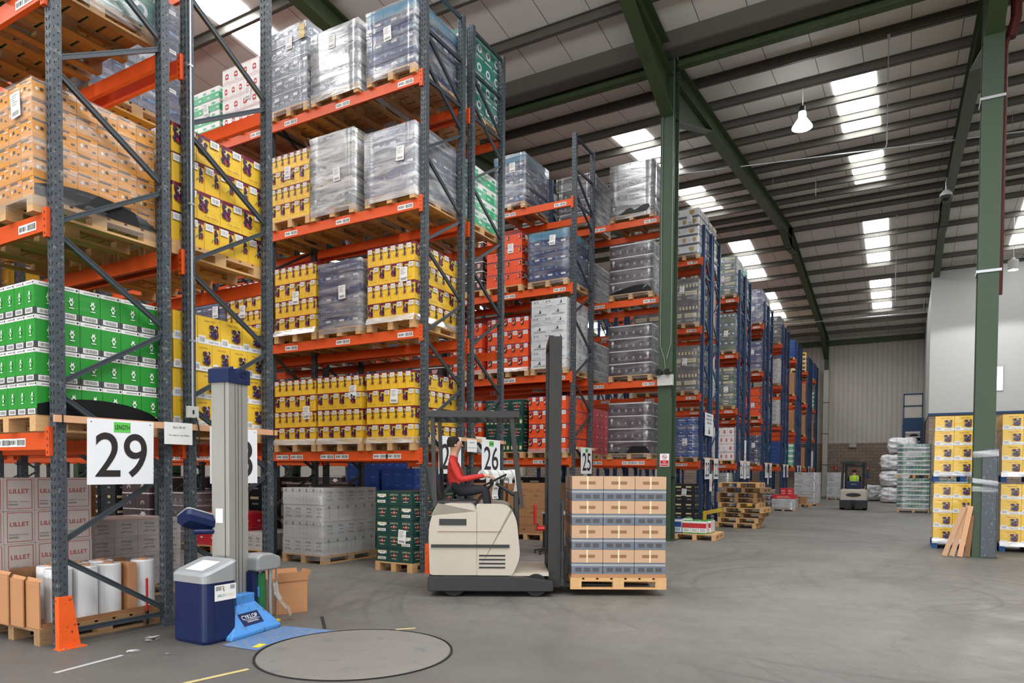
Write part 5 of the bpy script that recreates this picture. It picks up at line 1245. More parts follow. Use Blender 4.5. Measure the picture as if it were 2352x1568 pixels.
for k, (x, y, lab) in enumerate(((3.46, 6.79, 'white film roll first of its row under sign 29'), (3.69, 6.78, 'white film roll second from the post under sign 29'), (3.92, 6.78, 'white film roll third from the post under sign 29'), (4.27, 6.78, 'white film roll beyond the cardboard divider'), (3.52, 7.05, 'white film roll in the row behind, first'), (3.76, 7.05, 'white film roll in the row behind, middle'), (4.0, 7.05, 'white film roll in the row behind, last'))):
    t = thing('film_roll', lab, 'film roll', (x, y, .156), 0, 'film rolls on the floor pallet')
    mb = MB(); mb.lathe([(.045, 0), (.108, 0), (.110, .01), (.110, .49), (.106, .50), (.045, .50)], 0, 0, 'rollfilm', 32); mb.build('film', t, smooth=False)
    mb = MB(); mb.lathe([(.036, -.0), (.046, -.0), (.046, .515), (.036, .515), (.036, 0)], 0, 0, 'kraft', 20); mb.build('core', t)
mb = MB(); mb.tube([(4.19, 6.585, .15), (4.19, 6.585, .47)], .011, 'redpaint', 8); mb.lathe([(0, .49), (.013, .48), (.011, .46)], 4.19, 6.585, 'redpaint', 8); mb.tube([(4.19, 6.585, .02), (4.19, 6.585, .16)], .016, 'trblack', 8)
tag(mb.build('red_bar'), 'short red bar standing before the film rolls', 'bar')

# ---------------------------------------------------------------- floor goods beyond
r = random.Random(21)
empty_pallet(16.72, 4.26, 0, .05, .98, 1.1, 'single pallet on the floor beside the nearer green column', 'pallets on the floor', 'wood')
def small_pack(x, y, z, w, d, h, c1, c2, c3, label, rz=0):
    t = thing('drink_pack', label, 'carton', (x, y, z), rz, 'drink packs on the floor pallet')
    mb = MB(); mb.box(0, 0, 0, d, w, h, 'cartonwhite')
    mb.face([(-.001, 0, h * .45), (-.001, 0, h * .85), (-.001, w, h * .85), (-.001, w, h * .45)], c1); mb.face([(-.001, 0, 0), (-.001, 0, h * .08), (-.001, w, h * .08), (-.001, w, 0)], c2)
    for k in range(4): mb.face([(-.0012, w * (.18 + .17 * k), h * .14), (-.0012, w * (.18 + .17 * k), h * .4), (-.0012, w * (.28 + .17 * k), h * .4), (-.0012, w * (.28 + .17 * k), h * .14)], c3)
    mb.face([(0, -.001, 0), (d, -.001, 0), (d, -.001, h * .08), (0, -.001, h * .08)], c2); mb.face([(d * .45, -.001, .1 * h), (d * .55, -.001, .1 * h), (d * .55, -.001, h * .9), (d * .45, -.001, h * .9)], c1)
    mb.build('pack', t)
    mb = MB(); mb.box(d * .1, w * .1, h, d * .9, w * .9, h + .015, c2); mb.build('top_flap', t)
for k, (x, y) in enumerate(((16.25, 4.36), (16.25, 4.17), (16.25, 3.98), (16.49, 3.93), (16.73, 3.94), (16.52, 4.2), (16.52, 4.43))):
    small_pack(x, y, .146, .18, .22, .29 if k < 6 else .33, 'redbadge', 'leafgreen', 'grey', ('red-banded drink pack on the single floor pallet, ' + ('front one by the column', 'front middle', 'front corner', 'second along its right side', 'third along its right side', 'inside the group', 'inside the group, taller')[k]))
small_pack(16.22, 4.56, .146, .2, .3, .32, 'blue', 'blue', 'skyblue', 'blue drink pack on the single floor pallet beside the column')
cols = ['wood', 'wood', 'woodold', 'wood', 'wood', 'woodold', 'woodold', 'woodold', 'wood']
for k in range(9):
    big = k in (2, 3, 7)
    empty_pallet(21.05 + r.uniform(-.05, .05) + (.03 if big else 0), 4.16 + r.uniform(-.05, .05) - (.14 if big else 0), k * .1455, r.uniform(-.05, .05) - .04, 1.14, 1.0, 'empty pallet in the leaning stack before the blue racks, %s' % ('lowest of nine', 'second from the floor', 'third from the floor', 'fourth from the floor', 'fifth from the floor', 'sixth from the floor', 'third from the top', 'second from the top', 'topmost of nine')[k], 'empty pallets in the leaning stack', cols[k], 6)
# crimson trays on a low wrapped load, then pale wrapped loads further on
load('whitebox', 31.05, 3.92, 0, .92, 1.0, 'low film-wrapped load on the floor carrying crimson trays', 'pallet loads on the aisle floor', layers=2, height=.36, film='heavy', sheet=False, simple=True)
for k, (x, y, z, w, d, h, lab) in enumerate(((31.08, 3.94, .515, .88, .95, .16, 'wide crimson tray lying on the low wrapped floor load'), (31.15, 4.02, .68, .24, .3, .28, 'crimson box on the wide tray, nearer the aisle'), (31.15, 4.28, .68, .24, .3, .28, 'crimson box on the wide tray, nearer the racks'))):
    t = thing('crimson_box', lab, 'box', (x, y, z), 0, 'crimson boxes on the aisle floor')
    mb = MB(); mb.box(0, 0, 0, d, w, h, 'crimson'); mb.build('box_body', t)
    mb = MB(); mb.face([(-.002, w * .8, h * .5), (-.002, w * .25, h * .5), (-.002, w * .25, h * .68), (-.002, w * .8, h * .68)], 'pink'); mb.face([(-.002, w * .8, h * .15), (-.002, w * .2, h * .15), (-.002, w * .2, h * .28), (-.002, w * .8, h * .28)], 'pink'); mb.build('print', t)
load('choc', 31.35, 4.90, 0, .4, .9, 'low dark load on the floor left of the crimson boxes', 'pallet loads on the aisle floor', layers=3, height=.75, film='mid', sheet=False, simple=True)
load('whitebox', 37.2, 3.62, 0, 1.12, 1.1, 'pale two-tier wrapped load on the floor beyond the crimson boxes', 'pallet loads on the aisle floor', height=1.5, film='mid', sheet=False)
load('whitebox', 46.6, 3.05, 0, 1.0, 1.1, 'farthest pale wrapped load on the floor before the blockwork wall', 'pallet loads on the aisle floor', height=1.52, film='mid', sheet=False, simple=True)
empty_pallet(35.6, 4.2, 0, 0, .9, 1.0, 'pallet on the floor carrying one small brown box', 'pallets on the floor')
t = thing('brown_box', 'small brown box on a pallet before the pale wrapped load', 'box', (35.3, 3.95, .147)); mb = MB(); mb.box(0, 0, 0, .6, .62, .34, 'kraft'); mb.build('box_body', t); mb = MB(); mb.box(-.002, .28, 0, .6, .34, .343, 'kraftdark'); mb.build('tape', t)
t = thing('white_carton', 'small white carton on the lowest beam of rack 26', 'box', (10.1, 6.56, 1.905)); mb = MB(); mb.box(0, 0, 0, .5, .4, .26, 'cartonwhite'); mb.build('carton_body', t, bevel=.006); mb = MB(); mb.box(-.005, -.005, .2, .505, .405, .29, 'paper'); mb.build('lid', t, bevel=.004)
# desk, chair and bin between rack 26 and rack 25
t = thing('desk', 'grey-topped desk beyond the forklift beside rack 25', 'desk', (12.6, 5.95, 0), -.25)
mb = MB(); mb.box(0, 0, .71, 1.0, .6, .74, 'officegrey'); mb.build('desk_top', t, bevel=.006)
for xx, yy in ((.03, .03), (.93, .03), (.03, .53), (.93, .53)): mb = MB(); mb.box(xx, yy, 0, xx + .04, yy + .04, .71, 'trblack'); mb.build('leg', t)
t = thing('swivel_chair', 'dark swivel chair with a red seat beside the grey desk', 'chair', (11.9, 5.95, 0), .5)
mb = MB(); mb.box(-.22, -.22, .46, .22, .22, .53, 'redpaint'); mb.build('seat', t, bevel=.03)
mb = MB(); mb.box(-.2, .22, .56, .2, .27, .95, 'redpaint'); mb.build('backrest', t, bevel=.03)
mb = MB(); mb.tube([(0, 0, .08), (0, 0, .46)], .025, 'trblack', 10); mb.bar((0, .1, .47), (0, .26, .62), .05, .02, 'trblack'); mb.build('stem', t)
for k in range(5): a = 2 * PI * k / 5; mb = MB(); mb.bar((0, 0, .10), (.26 * math.cos(a), .26 * math.sin(a), .06), .035, .03, 'trblack'); mb.tube([(.25 * math.cos(a), .25 * math.sin(a) - .012, .028), (.25 * math.cos(a), .25 * math.sin(a) + .012, .028)], .028, 'rubber', 10); mb.build('leg', t)
t = thing('waste_bin', 'black round bin under the grey desk', 'bin', (12.75, 5.75, 0)); mb = MB(); mb.lathe([(0, .0), (.15, 0), (.19, .62), (.20, .62), (.20, .65), (.18, .65), (.145, .02), (0, .02)], 0, 0, 'trblack', 20); mb.build('bin_body', t)
# far end of the hall
t = thing('exit_sign', 'small green exit sign on the far blockwork wall', 'sign', (53.82, 3.0, 2.28)); mb = MB(); mb.box(0, 0, 0, .04, .45, .2, 'exitgreen'); mb.build('board', t); mb = MB(); mb.box(-.004, .2, .05, 0, .3, .15, 'sign'); mb.box(-.004, .06, .08, 0, .16, .12, 'sign'); mb.build('symbol', t)
for y, nm, m2 in ((4.02, 'nearer the racks', 'redpaint'), (2.02, 'above the blue notice', 'redpaint')):
    t = thing('fire_sign', 'small red fire sign on the far wall ' + nm, 'sign', (53.82, y, 1.85), 0, 'fire signs'); mb = MB(); mb.box(0, 0, 0, .03, .26, .28, m2); mb.build('board', t); mb = MB(); mb.box(-.004, .08, .06, 0, .12, .22, 'sign'); mb.build('symbol', t)
mb = MB(); mb.box(53.82, 2.0, 1.35, 53.85, 2.4, 1.68, 'blue'); tag(mb.build('mandatory_sign'), 'small blue notice under the red fire sign on the far wall', 'sign')
for y, lab in ((4.12, 'red fire extinguisher on the far wall behind the forklift, nearer the racks'), (3.72, 'red fire extinguisher on the far wall behind the forklift, nearer the exit sign')):
    t = thing('fire_extinguisher', lab, 'extinguisher', (53.785, y, .42), 0, 'fire extinguishers'); mb = MB(); mb.lathe([(0, 0), (.085, 0), (.09, .03), (.09, .46), (.05, .54), (.03, .56), (0, .56)], 0, 0, 'redpaint', 16); mb.build('cylinder', t); mb = MB(); mb.lathe([(0, .56), (.02, .56), (.02, .62), (0, .62)], 0, 0, 'trblack', 10); mb.bar((-.08, 0, .63), (.06, 0, .66), .02, .02, 'trblack'); mb.tube([(0, .02, .6), (-.06, .1, .5), (-.06, .1, .2)], .012, 'rubber', 6); mb.build('valve', t); mb = MB(); mb.box(.07, -.06, .3, .1, .06, .36, 'trblack'); mb.build('wall_bracket', t)
mb = MB(); mb.box(53.70, 2.85, 3.45, 53.86, 3.3, 3.72, 'white'); tag(mb.build('wall_light'), 'small white wall light above the far blockwork', 'light fitting')
t = thing('stair_landing', 'blue steel stair and landing beside the white office wall', 'stairs', (48.6, -1.0, 0))
mb = MB(); mb.box(0, -.05, 4.62, 2.4, 1.05, 5.02, 'bluepaint'); mb.build('platform', t)
for xx, yy in ((0, 0), (0, .98), (2.3, 0), (2.3, .98)): mb = MB(); mb.box(xx, yy, 0, xx + .09, yy + .09, 4.62, 'bluepaint'); mb.build('post', t)
mb = MB()
for xx, yy in ((0, 0), (0, .98)): mb.box(xx, yy, 5.02, xx + .06, yy + .06, 6.5, 'bluepaint')
for z in (5.7, 6.42): mb.box(0, 0, z, .06, 1.04, z + .08, 'bluepaint')
mb.build('railing', t)
mb = MB(); mb.box(.02, .06, 5.02, .04, .98, 6.42, 'plain_wall'); mb.build('rail_panel', t)
mb = MB(); mb.box(-.02, -.05, 1.3, .0, .12, 4.62, 'bluepaint'); mb.box(-.02, .9, 1.3, .0, 1.05, 4.62, 'bluepaint'); mb.box(-.02, .12, 4.2, .0, .9, 4.62, 'bluepaint')
for k in range(9): mb.box(.02, .12, 4.1 - k * .28, .2, .9, 4.16 - k * .28, 'galv')
mb.build('stair_treads', t)
mb = MB(); mb.lathe([(0, -.12), (.34, -.08), (.36, .0), (.3, .12), (0, .16)], 0, 0, 'trblack', 16, Matrix.Translation((.3, .45, 3.7)) @ Matrix.Rotation(PI / 2, 4, 'Y')); mb.build('cable_reel', t)

# ---------------------------------------------------------------- floor markings
def patch(pts, mat, label):
    mb = MB(); mb.face([(x, y, .0025) for x, y in pts], mat); o = mb.build('floor_marking'); tag(o, label, 'marking', 'worn floor markings')
def line(a, b, w, mat, label):
    a, b = Vector(a + (0,)), Vector(b + (0,)); d = (b - a).normalized(); s = Vector((-d.y, d.x, 0)) * w / 2
    patch([(p.x, p.y) for p in (a - s, b - s, b + s, a + s)], mat, label)
line((3.15, 4.58), (3.68, 4.47), .05, 'yelline', 'worn yellow floor line at the bottom edge beside the turntable')
line((2.85, 5.66), (3.42, 5.72), .05, 'plastic', 'worn white floor line before the orange post guard')
line((19.75, 3.62), (20.0, 4.2), .07, 'yelline', 'yellow floor line before the leaning pallet stack')
line((22.2, 3.4), (22.4, 3.9), .07, 'yelline', 'yellow floor line right of the leaning pallet stack')
line((15.95, 3.95), (16.1, 4.4), .07, 'yelline', 'yellow floor line before the single floor pallet')
line((5.35, 4.35), (5.5, 4.22), .05, 'yelline', 'short yellow scrap of line behind the turntable')
line((5.02, 4.98), (5.42, 5.42), .035, 'gap', 'dark cable slot in the floor between the machine and the turntable')
mb = MB(); r = random.Random(2); m = FILMH()
_M[m.name] = m
for cx, cy, s in ((3.86, 5.98, .09), (3.52, 5.74, .05), (3.62, 5.42, .03), (9.85, 2.6, .03)):
    for k in range(7):
        p = [Vector((cx + r.uniform(-s, s), cy + r.uniform(-s, s), r.uniform(.004, s * .5))) for _ in range(3)]; mb.face(p, m.name)
tag(mb.build('film_scraps'), 'scraps of clear film lying on the floor', 'film')['kind'] = 'stuff'

# ---------------------------------------------------------------- people
def skinned(name, chains, colour, root=0, parent=None, loc=(0, 0, 0), feature=None):
    """One continuous body: CHAINS are lists of (key, (x,y,z), radius, part); shared keys join. COLOUR maps a part to a material."""
    import bmesh
    idx = {}; pos = []; rad = []; part = []; edges = []
    for ch in chains:
        prev = None
        for key, p, rr, pt in ch:
            if key not in idx: idx[key] = len(pos); pos.append(Vector(p)); rad.append(rr); part.append(pt)
            if prev is not None: edges.append((idx[prev], idx[key], pt))
            prev = key
    me = bpy.data.meshes.new(name); me.from_pydata([tuple(p) for p in pos], [(a, b) for a, b, _ in edges], [])
    o = bpy.data.objects.new(name, me); COL.objects.link(o)
    bm = bmesh.new(); bm.from_mesh(me); bm.verts.ensure_lookup_table(); ly = bm.verts.layers.skin.verify()
    for k, v in enumerate(bm.verts):
        rr = rad[k]; v[ly].radius = rr if isinstance(rr, tuple) else (rr, rr); v[ly].use_root = (k == root)
    bm.to_mesh(me); bm.free()
    sk = o.modifiers.new('skin', 'SKIN'); sk.use_smooth_shade = True; sk.branch_smoothing = .4
    su = o.modifiers.new('sub', 'SUBSURF'); su.levels = 2; su.render_levels = 2
    dg = bpy.context.evaluated_depsgraph_get(); dg.update()
    m2 = bpy.data.meshes.new_from_object(o.evaluated_get(dg)); bpy.data.objects.remove(o); m2.name = name
    names = sorted(set(colour.values())); m2.materials.clear()
    for n in names: m2.materials.append(M(n))
    for p in m2.polygons:
        c = p.center; best = None
        for a, b, pt in edges:
            A, B = pos[a], pos[b]; ab = B - A; tt = max(0, min(1, (c - A).dot(ab) / max(ab.length_squared, 1e-9))); d = (c - (A + ab * tt)).length
            if best is None or d < best[0]: best = (d, pt)
        p.material_index = names.index(colour[best[1]]); p.use_smooth = True
    ob = bpy.data.objects.new(name, m2); COL.objects.link(ob); ob.parent = parent; ob.location = loc
    return ob
def hand(side, wrist, fwd, out, tag_):
    """Chains for five curled fingers from the palm; FWD along the fingers, OUT towards the thumb, palm faces down."""
    w, f, u = Vector(wrist), Vector(fwd).normalized(), Vector(out).normalized(); dn = Vector((0, 0, -1))
    ch = []; palm = w + f * .055
    ch.append([(tag_ + 'w', w, .026, 'skin'), (tag_ + 'p', palm, (.036, .02), 'skin')])
    for k, (o, L) in enumerate(((.030, .075), (.010, .083), (-.010, .077), (-.028, .062))):
        a = palm + u * o + f * .03; b = a + f * L * .5 + dn * .008; c = b + f * L * .25 + dn * .024; d = c + dn * .022 - f * .008
        ch.append([(tag_ + 'p', palm, (.036, .02), 'skin'), (tag_ + 'f%da' % k, a, .0095, 'skin'), (tag_ + 'f%db' % k, b, .009, 'skin'), (tag_ + 'f%dc' % k, c, .0085, 'skin'), (tag_ + 'f%dd' % k, d, .0075, 'skin')])
    a = w + f * .03 + u * .035; b = a + f * .03 + u * .022 + dn * .012; c = b + f * .026 + dn * .01
    ch.append([(tag_ + 'w', w, .026, 'skin'), (tag_ + 't0', a, .012, 'skin'), (tag_ + 't1', b, .010, 'skin'), (tag_ + 't2', c, .008, 'skin')])
    return ch
def seated(label, parent_loc, rotz, top, seat_z, cap=None, vest=False):
    """Driver sitting, facing +x, hips at the origin of the seat; a driver is a thing of its own."""
    t = thing('person', label, 'person', parent_loc, rotz)
    hip = (0, 0, seat_z + .09); ch = []
    ch.append([('hip', hip, (.15, .12), 'leg'), ('waist', (-.01, 0, seat_z + .24), (.135, .10), 'top'), ('chest', (.0, 0, seat_z + .44), (.165, .115), 'top'), ('neckb', (.01, 0, seat_z + .56), (.075, .07), 'top'), ('neck', (.025, 0, seat_z + .61), .056, 'skin'), ('head', (.045, 0, seat_z + .69), (.082, .094), 'skin'), ('crown', (.035, 0, seat_z + .775), (.076, .088), 'skin')])
    for s, sd in ((1, 'l'), (-1, 'r')):
        wr = (.42, s * .14, seat_z + .30)
        ch.append([('chest', (.0, 0, seat_z + .44), (.165, .115), 'top'), (sd + 'sh', (.0, s * .19, seat_z + .49), .062, 'top'), (sd + 'el', (.12, s * .26, seat_z + .24), .046, 'top'), (sd + 'w', wr, .034, 'top')])
        ch += hand(s, wr, (1, -s * .15, -.1), (0, -s, 0), sd)
        ch.append([('hip', hip, (.15, .12), 'leg'), (sd + 'th', (.10, s * .10, seat_z + .09), .088, 'leg'), (sd + 'kn', (.44, s * .13, seat_z + .12), .062, 'leg'), (sd + 'an', (.50, s * .13, seat_z - .30), .044, 'leg'), (sd + 'heel', (.49, s * .13, seat_z - .37), .042, 'shoe'), (sd + 'toe', (.64, s * .14, seat_z - .385), .036, 'shoe')])
    body = skinned('body', ch, dict(top=top, leg='trousers', skin='skin', shoe='rubber'), 0, t)
    hz = seat_z + .72
    mb = MB()
    for s in (1, -1): mb.lathe([(0, -.006), (.011, -.003), (.011, .003), (0, .006)], 0, 0, 'labelwhite', 8, Matrix.Translation((.118, s * .032, hz + .01)) @ Matrix.Rotation(PI / 2, 4, 'Y')); mb.lathe([(0, .0), (.005, .0), (0, .004)], 0, 0, 'ink', 6, Matrix.Translation((.1235, s * .032, hz + .01)) @ Matrix.Rotation(PI / 2, 4, 'Y'))
    mb.build('eyes', t)
    mb = MB(); mb.add([(.112, 0, hz + .015), (.120, .014, hz - .03), (.120, -.014, hz - .03), (.142, 0, hz - .03), (.115, 0, hz - .045)], [(0, 3, 1), (0, 2, 3), (1, 3, 4), (2, 4, 3)], 'skin')
    for s in (1, -1): mb.lathe([(0, -.008), (.016, -.007), (.019, 0), (.0, .008)], 0, 0, 'skin', 10, Matrix.Translation((.045, s * .080, hz - .025)) @ Matrix.Rotation(PI / 2 * s, 4, 'X'))
    mb.build('face', t)
    mb = MB(); mb.face([(.117, .024, hz - .06), (.117, -.024, hz - .06), (.116, -.02, hz - .069), (.116, .02, hz - .069)], 'redpaint'); mb.build('mouth', t)
    if cap:
        mb = MB(); mb.lathe([(.094, -.02), (.096, .02), (.085, .06), (.05, .085), (0, .09)], .038, 0, cap, 20, Matrix.Translation((0, 0, hz + .045))); mb.box(.09, -.07, hz + .025, .19, .07, hz + .037, cap); mb.build('cap', t)
    mb = MB(); mb.lathe([(.082, -.06), (.091, -.01), (.089, .03), (.068, .072), (0, .085)], .016, 0, 'hair', 18, Matrix.Translation((0, 0, hz + .015))); o = mb.build('hair', t); o.scale = (.97, .97, 1); o.location = (-.008, 0, 0)
    if vest:
        mb = MB(); z0, z1 = seat_z + .12, seat_z + .55
        rings = []
        for z, rx, ry in ((z0, .15, .18), (z0 + .14, .145, .175), (z0 + .28, .155, .205), (z0 + .37, .14, .20), (z1, .09, .12)):
            rings.append([(rx * math.cos(a * PI / 12), ry * math.sin(a * PI / 12), z) for a in range(24)])
        loft(mb, rings, 'hivis'); mb.build('vest', t)
        mb = MB()
        rings = [[(.153 * math.cos(a * PI / 12), .184 * math.sin(a * PI / 12), z) for a in range(24)] for z in (z0 + .10, z0 + .15)]; loft(mb, rings, 'reflect')
        for s in (1, -1): mb.bar((-.150, s * .11, z0 + .15), (-.118, s * .10, z1 - .02), .05, .008, 'reflect', up=(1, 0, 0))
        mb.build('reflective_band', t)
    return t

# ---------------------------------------------------------------- forklift crossing in front of the racks
FA = math.atan2(-.866, .5)
FO = Vector((7.50, 5.44, 0)); fm = Matrix.Translation(FO) @ Matrix.Rotation(FA, 4, 'Z')
Fk = thing('forklift_truck', 'beige forklift truck with black mast carrying a tall load across the aisle', 'forklift', FO, FA)
def rprofile(pts, rr):
    """Round the corners of an x,z outline."""
    out = []; n = len(pts)
    for k in range(n):
        p, a, b = Vector(pts[k]), Vector(pts[k - 1]), Vector(pts[(k + 1) % n]); r2 = rr[k] if isinstance(rr, (list, tuple)) else rr
        u, v = (a - p).normalized() * r2, (b - p).normalized() * r2
        for q in range(5):
            s = q / 4; out.append(tuple(p + u * (1 - s) ** 2 + v * s ** 2))
    return out
mb = MB(); mb.prism(rprofile([(.0, .27), (.60, .27), (.60, 1.06), (.54, 1.17), (.10, 1.17), (-.02, .95)], [.05, .02, .04, .06, .14, .2]), -.58, .58, 'beige'); mb.build('counterweight', Fk, bevel=.03)
for s_ in (-1, 1): mb = MB(); mb.prism(rprofile([(.585, .27), (1.04, .27), (1.14, .50), (1.09, 1.0), (.98, 1.17), (.585, 1.17)], [.02, .04, .1, .12, .1, .02]), s_ * .55 - .03, s_ * .55 + .03, 'beige'); mb.build('side_panel', Fk, bevel=.015)
mb = MB(); mb.box(.58, -.52, .26, 1.06, .52, .68, 'trblack'); mb.build('foot_well', Fk)
mb = MB(); mb.box(.02, -.60, .62, 1.0, -.585, .66, 'trblack'); mb.box(.10, -.59, .82, .9, -.58, .825, 'cardd')
for k in range(4): mb.box(.62, -.586, .36 + .05 * k, .95, -.578, .38 + .05 * k, 'trblack')
mb.box(.12, -.588, .90, .46, -.582, .98, 'trblack'); mb.build('side_trim', Fk)
mb = MB(); mb.prism(rprofile([(-.02, .07), (1.56, .07), (1.56, .20), (1.15, .26), (-.02, .26)], .03), -.60, .60, 'trblack'); mb.build('chassis', Fk, bevel=.01)
mb = MB(); mb.prism([(1.0, .26), (1.5, .26), (1.5, .30), (1.0, .30)], -.55, .55, 'beige'); mb.build('floor_plate', Fk)
for x, rr in ((.30, .17), (1.34, .145)):
    for s in (-1, 1):
        mb = MB(); Tm = Matrix.Translation((x, s * .50, rr)) @ Matrix.Rotation(PI / 2, 4, 'X'); mb.lathe([(.0, -.07), (rr * .55, -.07), (rr * .6, -.075), (rr * .95, -.075), (rr, -.05), (rr, .05), (rr * .95, .075), (rr * .6, .075), (0, .07)], 0, 0, 'rubber', 24, Tm); w = mb.build('wheel', Fk)
        mb = MB(); mb.lathe([(0, .075 * -s), (rr * .45, .075 * -s), (rr * .5, .055 * -s)], 0, 0, 'plastic', 16, Tm); mb.build('hub', w)
mb = MB(); mb.box(.02, -.26, 1.12, .58, .26, 1.20, 'trblack'); mb.build('seat', Fk, bevel=.03)
mb = MB(); mb.prism(rprofile([(-.03, 1.18), (.08, 1.18), (.01, 1.64), (-.10, 1.64)], .04), -.25, .25, 'trblack'); mb.build('seat_back', Fk, bevel=.03)
mb = MB(); mb.box(1.06, -.50, .68, 1.12, .50, 1.30, 'trblack'); mb.tube([(1.07, 0, 1.26), (.82, 0, 1.42)], .025, 'trblack', 8); mb.build('dashboard', Fk, bevel=.02)
mb = MB(); c = Vector((.80, .0, 1.46)); ax = Vector((-.45, 0, .89)); e1 = Vector((0, 1, 0)); e2 = ax.cross(e1)
mb.tube([c + e1 * (.17 * math.cos(a * PI / 10)) + e2 * (.17 * math.sin(a * PI / 10)) for a in range(21)], .014, 'rubber', 8, caps=False); mb.bar(c - e1 * .17, c + e1 * .17, .03, .012, 'rubber', up=tuple(ax)); mb.build('steering_wheel', Fk)
for x0, x1 in ((.06, .02), (1.16, 1.02)):
    for s in (-1, 1): mb = MB(); mb.bar((x0, s * .50, 1.12), (x1, s * .46, 2.28), .06, .05, 'mastblack', up=(1, 0, 0)); mb.build('guard_post', Fk)
mb = MB(); mb.box(-.06, -.52, 2.26, 1.12, -.45, 2.34, 'mastblack'); mb.box(-.06, .45, 2.26, 1.12, .52, 2.34, 'mastblack')
for k in range(9): x = -.06 + k * .139; mb.box(x, -.45, 2.27, x + .05, .45, 2.33, 'mastblack')
mb.build('overhead_guard', Fk)
for s in (-1, 1):
    mb = MB(); y = s * .36; mb.box(1.50, y - .05, .10, 1.53, y + .05, 3.30, 'mastblack'); mb.box(1.63, y - .05, .10, 1.66, y + .05, 3.30, 'mastblack'); mb.box(1.53, y + (.02 if s > 0 else -.05), .10, 1.63, y + (.05 if s > 0 else -.02), 3.30, 'mastblack'); mb.build('mast_channel', Fk)
    mb = MB(); mb.tube([(1.56, s * .22, .2), (1.56, s * .22, 2.1)], .04, 'trblack', 12); mb.tube([(1.56, s * .22, 2.1), (1.56, s * .22, 3.15)], .025, 'steel', 12); mb.build('lift_cylinder', Fk)
for z in (.4, 1.75, 3.22): mb = MB(); mb.box(1.5, -.36, z, 1.56, .36, z + .10, 'mastblack'); mb.build('cross_member', Fk)
for s in (-1, 1):
    mb = MB(); mb.box(1.60, s * .10 - .012, .5, 1.62, s * .10 + .012, 3.2, 'steel'); mb.build('lift_chain', Fk)
mb = MB(); mb.box(1.66, -.46, .12, 1.70, .46, .22, 'trblack'); mb.box(1.66, -.46, .46, 1.70, .46, .56, 'trblack')
for k in range(6): y = -.44 + k * .176; mb.box(1.665, y - .015, .2, 1.69, y + .015, 1.2, 'trblack')
mb.box(1.66, -.46, 1.16, 1.70, .46, 1.22, 'trblack'); mb.build('carriage', Fk)
for s in (-1, 1):
    mb = MB(); mb.prism([(1.70, .09), (2.82, .10), (2.82, .115), (1.75, .135), (1.75, .60), (1.70, .60)], s * .26 - .055, s * .26 + .055, 'trblack'); mb.build('fork', Fk)
# its load: brown cartons between grey film-covered trays, lifted just clear of the floor
lp = fm @ Vector((1.79, -.50, .088))
t = thing('carton_and_tray_load', 'layered load of brown cartons and grey trays on the forks of the beige forklift', 'pallet load', lp, FA)
obj('pallet', pallet_mesh(1.02, 1.22, 'wood'), t, (-.01, -.01, 0))
z = .144
mb = MB(); mb.box(0, 0, z, 1.2, 1.0, z + .05, 'kraft'); mb.build('base_sheet', t); z += .05
r = random.Random(31)
for k in range(4):
    for j in range(3):
        for i in range(3):
            if j and i not in (0, 2) and k < 3: continue
            mb = MB(); mb.box(i * .4 + .004, j * .333 + .004, z, i * .4 + .396, j * .333 + .329, z + .145, 'print_slate' if 0 else 'gblue'); mb.box(i * .4 + .002, j * .333 + .002, z + .10, i * .4 + .398, j * .333 + .331, z + .125, 'grey')
            for q in range(3): mb.face([(i * .4 + .05 + q * .11, j * .333 + .0015, z + .03), (i * .4 + .13 + q * .11, j * .333 + .0015, z + .03), (i * .4 + .13 + q * .11, j * .333 + .0015, z + .08), (i * .4 + .05 + q * .11, j * .333 + .0015, z + .08)], 'darkgrey')
            mb.build('tray', t)
    z += .146
    for j in range(3):
        for i in range(3):
            if j and i not in (0, 2) and k < 3: continue
            mb = MB(); mb.box(i * .4 + .003, j * .333 + .003, z, i * .4 + .397, j * .333 + .33, z + .162, 'kraftlight'); mb.face([(i * .4 + .1, j * .333 + .002, z + .06), (i * .4 + .3, j * .333 + .002, z + .06), (i * .4 + .3, j * .333 + .002, z + .10), (i * .4 + .1, j * .333 + .002, z + .10)], 'kraftdark'); mb.box(i * .4 + .19, j * .333 + .001, z, i * .4 + .21, j * .333 + .332, z + .1632, 'cream'); mb.build('carton', t)
    z += .1645
mb = MB(); mb.box(.37, .30, .2, .83, .98, z - .32, 'kraftdark'); mb.build('inner_carton', t)
op = fm @ Vector((.24, 0, 0))
seated('person in a red top and dark trousers sitting at the wheel of the beige forklift', (op.x, op.y, 1.225), FA, 'red', 0.0)

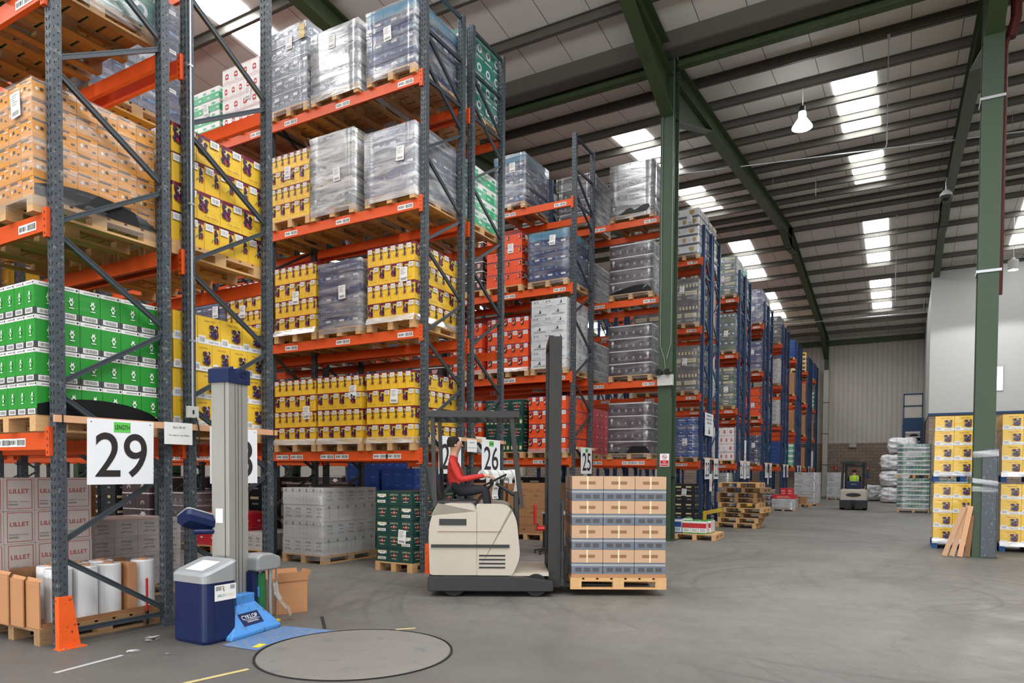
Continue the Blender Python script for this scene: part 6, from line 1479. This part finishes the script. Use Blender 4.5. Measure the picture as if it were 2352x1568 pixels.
# ---------------------------------------------------------------- small forklift at the far end, seen from behind
B = thing('forklift_truck', 'small distant forklift seen from behind before the blockwork wall', 'forklift', (33.6, 1.86, 0), .03)
mb = MB(); mb.prism(rprofile([(0, .34), (1.3, .34), (1.3, .85), (.55, .93), (.03, .90)], [.05, .05, .05, .1, .12]), -.53, .53, 'beige'); mb.build('counterweight', B, bevel=.06)
mb = MB(); mb.prism([(-.01, .08), (1.5, .08), (1.5, .40), (-.01, .40)], -.55, .55, 'trblack'); mb.box(-.02, -.56, .40, .05, .56, .44, 'bluepaint'); mb.build('chassis', B, bevel=.04)
mb = MB(); mb.lathe([(0, 0), (.3, .0), (.3, .012), (0, .012)], 0, 0, 'trblack', 20, Matrix.Translation((.012, 0, .66)) @ Matrix.Scale(.28, 4, (0, 0, 1)) @ Matrix.Rotation(-PI / 2, 4, 'Y')); mb.build('rear_grille', B)
for x in (.35, 1.3):
    for s in (-1, 1): mb = MB(); mb.lathe([(0, -.09), (.2, -.09), (.23, -.05), (.23, .05), (.2, .09), (0, .09)], 0, 0, 'rubber', 20, Matrix.Translation((x, s * .45, .23)) @ Matrix.Rotation(PI / 2, 4, 'X')); mb.build('wheel', B)
mb = MB(); mb.lathe([(0, -.06), (.2, -.06), (.2, .06), (0, .06)], 0, 0, 'rubber', 20, Matrix.Translation((.02, .0, .24)) @ Matrix.Rotation(PI / 2, 4, 'X')); mb.build('wheel', B)
mb = MB(); mb.prism(rprofile([(.40, .92), (.56, .92), (.50, 1.26), (.36, 1.26)], .04), -.30, .30, 'ablue'); mb.box(.375, -.12, 1.12, .40, .12, 1.2, 'labelwhite'); mb.build('seat_back', B)
mb = MB(); mb.box(.5, -.28, .88, .98, .28, .96, 'trblack'); mb.build('seat', B)
for x0, x1 in ((.12, .22), (1.42, 1.25)):
    for s in (-1, 1): mb = MB(); mb.bar((x0, s * .49, .85), (x1, s * .46, 2.06), .06, .06, 'trblack' if s < 0 else 'mastblack', up=(1, 0, 0)); mb.build('guard_post', B)
mb = MB(); mb.box(.15, -.52, 2.04, 1.35, -.44, 2.12, 'mastblack'); mb.box(.15, .44, 2.04, 1.35, .52, 2.12, 'mastblack')
for k in range(8): mb.box(.15 + k * .16, -.44, 2.05, .20 + k * .16, .44, 2.11, 'trblack')
mb.build('overhead_guard', B)
for s in (-1, 1): mb = MB(); mb.box(1.55, s * .36 - .05, .1, 1.68, s * .36 + .05, 2.05, 'mastblack'); mb.build('mast_channel', B)
mb = MB(); mb.box(1.55, -.36, 1.9, 1.62, .36, 2.0, 'mastblack'); mb.box(1.55, -.36, .5, 1.62, .36, .6, 'mastblack'); mb.build('cross_member', B)
seated('person in a hi-vis yellow vest and red cap driving the distant forklift', (34.32, 1.88, .965), .03, 'trousers', 0.0, cap='redpaint', vest=True)
